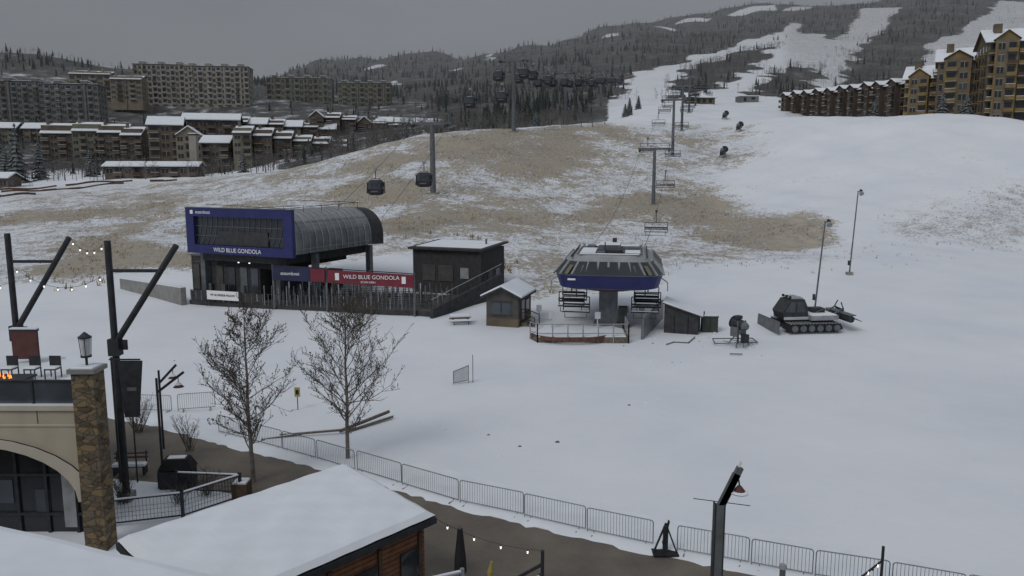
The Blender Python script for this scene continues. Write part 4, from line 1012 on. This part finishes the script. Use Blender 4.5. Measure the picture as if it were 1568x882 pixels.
def cabin(p,yaw,s=1.15):
    mb=MB();d='dark_metal'
    mb.tube((0,0,.1),(0,0,-1.2),.06,d,6);mb.box(-.15,.15,-.5,.5,-.1,.25,'light_metal');mb.beam((-.6,0,-1.2),(.6,0,-1.2),.1,.1,d)
    loft(mb,[(-3.35,.65,.75),(-3.2,.9,1.0),(-2.5,1.05,1.15),(-1.6,.95,1.05),(-1.35,.75,.8),(-1.3,.5,.6)],d,n=16,mats=['dark_metal','dark_siding','glass_mid','dark_metal','dark_metal','dark_metal'])
    for sx in (-1,1):
        mb.box(sx*1.0-.05,sx*1.0+.05,-.03,.03,-3.1,-1.6,d)
        for y in (-.7,.7):mb.box(sx*1.02-.05,sx*1.02+.05,y-.05,y+.05,-3.1,-1.6,d)
        mb.box(sx*1.1-.08,sx*1.1+.08,-.6,.6,-3.1,-2.7,'grey_metal')
    for x in (-.9,-.3,.3,.9):
        for sy in (-1,1):mb.box(x-.04,x+.04,sy*1.08-.04,sy*1.08+.04,-3.1,-1.7,d)
    mb.box(-.5,.5,-1.2,-1.15,-2.95,-2.75,'grey_metal')
    mb.slab([(-.5,-.6),(.5,-.6),(.5,.6),(-.5,.6)],-1.295,.06,ins=.15)
    o=mb.obj('gondola_cabin',tuple(p),yaw);o.scale=(s,s,s)
def gondola():
    pts=[(-19,95,9.5),(-16,160,0),(.5,228,0),(20,300,0),(42,380,0),(62,470,0)];hs=[0,13.6,19.5,19,16,13]
    tops=[Vector(pts[0])]
    for (x,y,_),hh in zip(pts[1:],hs[1:]):tops.append(Vector((x,y,h(x,y)+hh)))
    for k in range(1,len(tops)):
        p=tops[k];hh=hs[k];d=tops[min(k+1,len(tops)-1)]-tops[k-1];yaw=math.atan2(d.y,d.x)-math.pi/2
        mb=MB();m='grey_metal';w=3.4
        mb.tube((0,0,-hh-.5),(0,0,.3),.62,m,14,.45);mb.box(-w-.5,w+.5,-.35,.35,-.1,.5,m)
        for sx in (-w,w):
            mb.beam((sx,-3.4,-.4),(sx,3.4,.5),.25,.3,'dark_metal')
            for j in range(11):
                yy=-3.3+j*.66;mb.tube((sx-.12,yy,yy*.13),(sx+.12,yy,yy*.13),.28,'dark_metal',8)
            mb.beam((sx+.6,-3.4,-.9),(sx+.6,3.4,.0),.5,.06,'galv');mb.beam((sx,0,.4),(sx,0,2.2),.16,.16,m)
            for y in (-3,0,3):mb.tube((sx+.8,y,y*.13-.4),(sx+.8,y,y*.13+.6),.03,'galv',4)
        mb.beam((-w,0,2.2),(w,0,2.2),.14,.16,m);mb.beam((-w,0,2.2),(0,0,.4),.1,.1,m);mb.beam((w,0,2.2),(0,0,.4),.1,.1,m)
        for j in range(int(hh/.5)):mb.box(.6,.64,-.22,.22,-hh+.5*j,-hh+.5*j+.03,m)
        mb.box(-1.2,1.2,-1.2,1.2,-hh-.9,-hh+.1,'concrete')
        mb.obj('gondola_tower',tuple(p),yaw)
    def off(k,sx):
        d=tops[min(k+1,len(tops)-1)]-tops[max(k-1,0)];d.z=0;d.normalize();return tops[k]+Vector((d.y,-d.x,0))*sx
    rp=MB();cabs={-3.4:{0:[.42],1:[.55,.95],2:[.25,.6,.9],3:[.3,.6,.85],4:[.2,.5,.8]},3.4:{0:[.5],1:[.62,.98],2:[.12,.4,.75],3:[.1,.45,.8],4:[.3,.7]}}
    for sx in (-3.4,3.4):
        for k in range(len(tops)-1):
            a,b=off(k,sx),off(k+1,sx);L=(b-a).length;P=[]
            sg=.008 if k==0 else .015
            for i in range(15):
                t=i/14;p=a.lerp(b,t);p.z-=L*sg*4*t*(1-t);P.append(p)
            rp.line(P,.035,'dark_metal',4)
            for t in cabs[sx][k]:
                p=a.lerp(b,t);p.z-=L*sg*4*t*(1-t);cabin(p,math.atan2((b-a).y,(b-a).x)-math.pi/2,1.15 if k<1 else 1.35)
    rp.obj('gondola_cable')
gondola()
mb=MB();mb.box(-7,7,-3,3,-1,3.5,'condo_brown');mb.gable(-7,7,-3,3,3.5,1.8,'x',.8,'condo_brown','dark_siding',.35)
for x in (-5,-2,1,4):mb.box(x,x+1.4,-3.06,-3,.8,2.6,'glass_dark')
mb.obj('upper_lift_house',(92,395,h(92,395)),.1)
mb=MB();mb.box(-5,5,-3,3,-1,2.6,'condo_grey');mb.prism([(-5.4,-3.4),(5.4,-3.4),(5.4,3.4),(-5.4,3.4)],2.6,3.0,'snow');mb.box(-3,-1.6,-3.05,-3,0,2,'glass_dark');mb.box(1,3,-3.05,-3,1,2,'glass_dark')
mb.obj('patrol_hut',(120,410,h(120,410)),.1)

# ------------------------------------------------------------------ condos
def facade(mb,x0,x1,y,z0,floors,fh,bays,wall,balc=True,seed=0):
    R=random.Random(seed);bw=(x1-x0)/bays
    for f in range(floors):
        for b in range(bays):
            xa=x0+b*bw;z=z0+f*fh
            typ=(b+seed)%2
            if typ==0:
                mb.box(xa+bw*.2,xa+bw*.8,y-.06,y,z+.8,z+fh-.7,R.choice(['glass_dark','glass_dark','glass_mid']))
                mb.box(xa+bw*.48,xa+bw*.52,y-.09,y-.06,z+.8,z+fh-.7,'condo_cream')
                mb.box(xa+bw*.14,xa+bw*.86,y-.1,y-.02,z+fh-.7,z+fh-.55,'condo_cream')
            else:
                mb.box(xa+bw*.16,xa+bw*.84,y-.05,y,z+.1,z+fh-.6,'glass_dark')
                if balc:
                    mb.box(xa+bw*.04,xa+bw*.96,y-1.3,y,z-.1,z+.1,'condo_cream' if seed%2 else 'wood_grey');mb.box(xa+bw*.04,xa+bw*.96,y-1.3,y-1.22,z+.1,z+1.0,wall if R.random()<.8 else 'wood_brown')
                    if R.random()<.4:mb.box(xa+bw*.06,xa+bw*.94,y-1.32,y-1.2,z+1.0,z+1.1,'snow')
def condo(name,x,y,w,dep,Ht,floors,bays,wall,roof='flat',yaw=0,z=None,seed=0,rise=3.0,units=1):
    mb=MB();zz=h(x,y) if z is None else z;bt=-6
    mb.box(-w/2,w/2,0,dep,bt,Ht,wall);fh=Ht/floors
    facade(mb,-w/2,w/2,0,0,floors,fh,bays,wall,seed=seed)
    for f in range(floors):
        for k in range(max(1,int(dep/5))):
            yy=1.5+k*5;mb.box(w/2,w/2+.06,yy,yy+1.8,f*fh+.8,f*fh+fh-.6,'glass_dark')
    R=random.Random(seed+5)
    if roof=='flat':
        mb.box(-w/2-.3,w/2+.3,-.3,dep+.3,Ht,Ht+.5,'dark_siding');mb.box(-w/2,w/2,0,dep,Ht+.5,Ht+.75,'snow')
        k=max(2,int(w/9))
        for i in range(k):
            a=-w/2+w*(i+.5)/k;mb.box(a-1.6,a+1.6,-.4,dep*.6,Ht+.4,Ht+2.0,wall);mb.box(a-1.8,a+1.8,-.5,dep*.6,Ht+2.0,Ht+2.3,'snow')
            mb.box(a+2.4,a+3.2,dep*.5,dep*.5+.8,Ht+.5,Ht+1.8,'dark_siding')
            mb.box(a-.5,a+.5,-.55,-.02,0,Ht,wall)
    elif roof=='gable':
        mb.gable(-w/2,w/2,0,dep,Ht,rise,'x',.8,wall,'dark_siding',.4)
    elif roof=='gables':
        uw=w/units
        for i in range(units):mb.gable(-w/2+uw*i+.3,-w/2+uw*(i+1)-.3,0,dep,Ht,rise,'y',.5,wall,'dark_siding',.4)
    elif roof=='shed':
        uw=w/units
        for i in range(units):
            a=-w/2+uw*i+.2;b=a+uw-.4;dz=R.uniform(-.5,.5)
            mb.box(a,b,dep*.1,dep,Ht,Ht+rise+dz-.6,wall)
            P=[(a-.3,-.8),(b+.3,-.8),(b+.3,dep*.75),(a-.3,dep*.75)];q=[Ht,Ht,Ht+rise+dz,Ht+rise+dz]
            mb.prism(P,q,[v+.3 for v in q],'dark_siding');mb.slab(P,[v+.31 for v in q],.3)
            mb.box(b-.2,b+.2,-.5,0,bt,Ht,wall)
            mb.box(a+.6,a+1.6,dep*.6,dep*.6+1,Ht+1,Ht+rise+2.0,wall)
    return mb.obj(name,(x,y,zz),yaw)
condo('townhouse_row',-188,330,13,11,10.5,4,4,'condo_brown','shed',.25,19.5,1,4,1)
condo('townhouse_row',-174.5,327,11,11,11.3,4,4,'condo_olive','shed',.22,19.5,2,4,1)
condo('townhouse_row',-162.5,324,11,11,10.5,4,4,'condo_brown','shed',.2,19.5,3,4,1)
condo('townhouse_row',-153,320,8,11,9.8,4,3,'condo_brown','shed',.2,19,5,3.5,1)
condo('tall_condo_block',-262,430,26,16,21,7,10,'condo_grey','flat',.25,41,2)
condo('tall_condo_block',-233,425,26,16,19,6,10,'condo_grey','flat',.2,41,5)
condo('hillside_condo_block',-262,500,24,14,14,4,6,'condo_tan','shed',.2,60,4,3,3)
condo('hillside_condo_block',-236,492,18,14,12,4,5,'condo_tan','shed',.2,58,6,3,2)
condo('tall_condo_block',-228,524,34,16,25,7,12,'condo_cream','flat',.18,58,7)
condo('tall_condo_block',-190,518,40,16,24,7,14,'condo_cream','flat',.12,57,8)
condo('tall_condo_block',-147,556,44,16,20,5,14,'condo_olive','flat',.12,58,9)
condo('tall_condo_block',-103,560,36,16,17,5,12,'condo_olive','flat',.06,58,10)
condo('ski_lodge_condo',-133,306,12,13,12.5,4,3,'condo_brown','gable',.3,20,11,3)
condo('ski_lodge_condo',-123,303,9,12,9.5,3,3,'condo_tan','gables',.25,19,12,3,1)
condo('ski_lodge_condo',-112,300,10,12,8.5,3,3,'condo_brown','gable',.1,17,13,2.5)
condo('ski_lodge_condo',-125,332,22,12,17,5,7,'condo_brown','gable',.25,19,14,2.5)
for i in range(7):
    x=-101+i*6.3;y=298+i*4.6;condo('slope_townhouse',x,y,6.6,12,8.2-.35*i,3,2,'condo_brown' if i%3 else 'condo_olive','shed',.15,20.5-.5*i,20+i,3.0,1)
for i in range(6):
    x=-120+i*7;y=352+i*3;condo('slope_townhouse',x,y,7,11,7.5,3,2,'condo_brown','gable' if i%2 else 'shed',.15,28.5-.4*i,30+i,2.6,1)
for i in range(7):
    x=-90+i*6.6;y=368+i*4;condo('slope_townhouse',x,y,6.4,11,6.2,3,2,'condo_brown','shed' if i%3 else 'gables',.1,33.5-.6*i,40+i,2.4,1)
for i in range(5):
    x=-62+i*7;y=388+i*4;condo('slope_townhouse',x,y,7,10,5.5,2,2,'condo_olive' if i%2 else 'condo_brown','gable',.1,33,50+i,2.2,1)
for i in range(4):
    x=-250+i*11;y=372+i*4;condo('slope_townhouse',x,y,9,11,8,3,3,'condo_olive' if i%2 else 'condo_tan','gable',.2,27,70+i,2.4,1)
condo('low_lodge_hall',-122,268,30,8,3.0,1,10,'condo_brown','gable',.12,13.5,60,1.2)
condo('low_lodge_hall',-176,258,22,8,3.2,1,8,'condo_brown','gable',.05,9.5,61,1.4)
mb=MB();mb.box(-1.3,1.3,-1.2,1.2,-3,11.5,'condo_cream');mb.slab([(-1.4,-1.3),(1.4,-1.3),(1.4,1.3),(-1.4,1.3)],11.5,.3);mb.box(-1.5,1.5,-1.4,1.4,11,11.4,'dark_siding');mb.obj('chimney_tower',(-117.5,294,17))

def lodge():
    def block(nm,x,y,w,dep,Ht,floors,bays,z,yaw,seed,rise=4,wing=False):
        mb=MB();fh=Ht/floors;w1='lodge_brown' if wing else 'lodge_stone';w2='lodge_brown' if wing else 'lodge_ochre'
        mb.box(-w/2,w/2,0,dep,-5,Ht,w1)
        if not wing: mb.box(-w/2+.02,w/2-.02,-.03,0,Ht*.72,Ht,'lodge_tan')
        facade(mb,-w/2,w/2,-.04,0,floors,fh,bays,w2,seed=seed,balc=not wing)
        n=max(1,bays//3)
        for i in range(n):
            a=-w/2+w*(i+.15)/n;b=-w/2+w*(i+.62)/n
            mb.box(a,b,-1.9,0,-5,Ht+.6,w1 if (i%2 or wing) else 'lodge_tan');facade(mb,a,b,-1.9,0,floors,fh,2,w2,seed=seed+i+1)
            mb.gable(a,b,-1.9,dep*.5,Ht+.6,rise*.5,'y',.6,w2,'wood_brown',.2)
            if not wing:
                for c in (a,b):mb.box(c-.2,c+.2,-2.1,-1.6,-3,Ht+.4,'lodge_ochre')
        mb.gable(-w/2,w/2,0,dep,Ht,rise,'x',.9,w1,'wood_brown',.25)
        for f in range(floors):
            for k in range(max(1,int(dep/4))):
                yy=1+k*4;mb.box(-w/2-.06,-w/2,yy,yy+1.7,f*fh+.7,f*fh+fh-.6,'glass_dark')
                if k%2==0 and not wing:mb.box(-w/2-1.2,-w/2,yy-.4,yy+2.1,f*fh-.1,f*fh+.1,'lodge_ochre');mb.box(-w/2-1.2,-w/2-1.1,yy-.4,yy+2.1,f*fh+.1,f*fh+1,'wood_brown')
        if not wing:mb.box(-w/2+2,-w/2+4,dep*.3,dep*.3+2,Ht,Ht+rise+1.5,'lodge_stone')
        mb.obj(nm,(x,y,z),yaw)
    block('slopeside_lodge',143,222,22,16,22.5,7,6,28,-.35,1)
    block('slopeside_lodge',136,243,14,14,19.0,6,4,29,-.5,2,4)
    block('slopeside_lodge',132,258,11,12,14.5,5,3,30,-.6,3,4)
    block('slopeside_lodge',162,215,18,16,20,6,5,28,-.2,6)
    for i,(x,y) in enumerate(((128,272),(126,288),(124,304),(121,320),(118,336))):
        block('lodge_wing',x,y,15.5,12,10.5-.4*i,4,6,33+i*1.0,-1.35,10+i,2.2,True)
lodge()

def conifer(x,y,Ht,r,name='conifer_tree'):
    mb=MB();mb.tube((0,0,-1),(0,0,Ht*.9),.25,'bark',6,.05)
    L=14
    for k in range(L):
        f=k/L;z=Ht*(.08+.88*f);rr=r*(1-f)**.85+.15;n=9
        for i in range(n):
            an=2*math.pi*i/n+k*.7+random.uniform(-.2,.2);q=rr*random.uniform(.75,1.15);c,s_=math.cos(an),math.sin(an);w=rr*.33
            z1=z-rr*.35+random.uniform(-.1,.1)
            mb.add([(0,0,z+Ht*.05),(c*q-s_*w,s_*q+c*w,z1),(c*q*1.12,s_*q*1.12,z1-.1),(c*q+s_*w,s_*q-c*w,z1)],[(0,1,2),(0,2,3)],'conifer_near')
    mb.obj(name,(x,y,h(x,y)))
for x,y,Hh,r in ((-172,276,22,3.6),(-168,282,15,3),(-182,285,14,3),(-150,282,11,2.4),(-193,300,16,3),(-96,283,9,2),(-60,300,9,2),(119,222,6.5,1.8),(122,215,5.5,1.6),(113,250,6,1.7),(41,290,5,1.3),(44,300,7,1.5),(138,213,5,1.5),(-20,262,6,1.7),(-12,270,5,1.5),(8,266,6,1.6),(-35,262,6,1.7),(52,330,6,1.4)):
    conifer(x,y,Hh,r)
def midtrees():
    V=[];F=[]
    for i in range(420):
        if random.random()<.8: y=random.uniform(262,420);x=y*random.uniform(-.62,-.1)
        else: y=random.uniform(245,275);x=random.uniform(-60,30)
        c=h(x,y);hh=random.uniform(4.5,8);w=hh*.3
        o=len(V);V+=[(x-.15,y,c-1),(x+.15,y,c-1),(x,y,c+hh)];F.append((o,o+1,o+2))
        for k in range(34):
            an=random.uniform(0,6.28);u=random.random();zz=c+hh*(.2+.65*u);l=w*random.uniform(.5,1.2)*(1.15-.7*u);dx,dy=math.cos(an)*l,math.sin(an)*l
            o=len(V);V+=[(x,y,zz-.06),(x+dx*.5,y+dy*.5,zz+l*.35+.07),(x+dx,y+dy,zz+l*random.uniform(.6,1.3))];F.append((o,o+1,o+2))
    npmesh('bare_roadside_trees',V,F,'bare_tree')
midtrees()
mb=MB()
for a,b in (((-150,232),(-96,236)),((-160,246),(-120,250)),((-150,205),(-128,212))):
    n=14
    for i in range(n):
        p=Vector(a).lerp(Vector(b),i/n);q=Vector(a).lerp(Vector(b),(i+1)/n)
        if random.random()<.75:mb.beam((p.x,p.y,h(p.x,p.y)+.2),(q.x,q.y,h(q.x,q.y)+.2),.5,random.uniform(.4,.9),'wood_brown')
mb.obj('timber_retaining_wall')

# ------------------------------------------------------------------ mountain mist (a real body of thin air over the far valley)
def mist():
    m=bpy.data.materials.new('mist');m.use_nodes=True;nt=m.node_tree;nt.nodes.clear()
    o=nt.nodes.new('ShaderNodeOutputMaterial');v=nt.nodes.new('ShaderNodeVolumeScatter');v.inputs['Density'].default_value=.00026;v.inputs['Color'].default_value=(.93,.96,1,1);v.inputs['Anisotropy'].default_value=0
    nt.links.new(v.outputs[0],o.inputs['Volume']);MATS['mist']=m
    try:m.volume_intersection_method='FAST'
    except Exception:pass
    mb=MB();mb.box(-2400,2400,345,2700,-50,1000,'mist');mb.obj('mist')
mist()

# ------------------------------------------------------------------ light
w=bpy.data.worlds.new('World');scene.world=w;w.use_nodes=True;nt=w.node_tree;N=nt.nodes.new;lk=nt.links.new
bg=nt.nodes['Background'];bg.inputs['Strength'].default_value=.1
sky=N('ShaderNodeTexSky');sky.sky_type='NISHITA';sky.sun_disc=False;sky.sun_elevation=math.radians(45);sky.sun_rotation=math.radians(220);sky.air_density=1;sky.dust_density=4
hs=N('ShaderNodeHueSaturation');hs.inputs['Saturation'].default_value=.3;hs.inputs['Value'].default_value=.10;lk(sky.outputs[0],hs.inputs['Color'])
tc=N('ShaderNodeTexCoord');sp=N('ShaderNodeSeparateXYZ');lk(tc.outputs['Generated'],sp.inputs[0])
r=N('ShaderNodeValToRGB');e=r.color_ramp.elements;e[0].position=0;e[0].color=(.205,.225,.25,1);e[1].position=1;e[1].color=(.43,.46,.51,1)
x_=e.new(.12);x_.color=(.18,.198,.225,1);x_=e.new(.3);x_.color=(.195,.215,.25,1)
lk(sp.outputs['Z'],r.inputs[0])
mp=N('ShaderNodeMapping');mp.inputs['Scale'].default_value=(1,1,4);lk(tc.outputs['Generated'],mp.inputs[0])
nz=N('ShaderNodeTexNoise');nz.inputs['Scale'].default_value=2.2;nz.inputs['Detail'].default_value=5;lk(mp.outputs[0],nz.inputs['Vector'])
mr=N('ShaderNodeMapRange');mr.inputs[1].default_value=.3;mr.inputs[2].default_value=.7;mr.inputs[3].default_value=8.4;mr.inputs[4].default_value=10.8;lk(nz.outputs[0],mr.inputs[0])
vm=N('ShaderNodeVectorMath');vm.operation='SCALE';lk(r.outputs[0],vm.inputs[0]);lk(mr.outputs[0],vm.inputs['Scale'])
ad=N('ShaderNodeVectorMath');ad.operation='ADD';lk(vm.outputs[0],ad.inputs[0]);lk(hs.outputs[0],ad.inputs[1]);lk(ad.outputs[0],bg.inputs['Color'])
sd=bpy.data.lights.new('sun','SUN');sd.energy=.78;sd.angle=math.radians(25);sd.color=(1,.98,.95)
so=bpy.data.objects.new('sun',sd);scene.collection.objects.link(so);so.rotation_euler=(math.radians(45),0,math.radians(-40))
cd=bpy.data.cameras.new('camera');cd.sensor_width=36;cd.lens=36*1200/1568;cd.clip_end=6000;cd.clip_start=.1
co=bpy.data.objects.new('camera',cd);scene.collection.objects.link(co);co.location=(0,0,15);co.rotation_euler=(math.radians(90-8.5),0,0);scene.camera=co
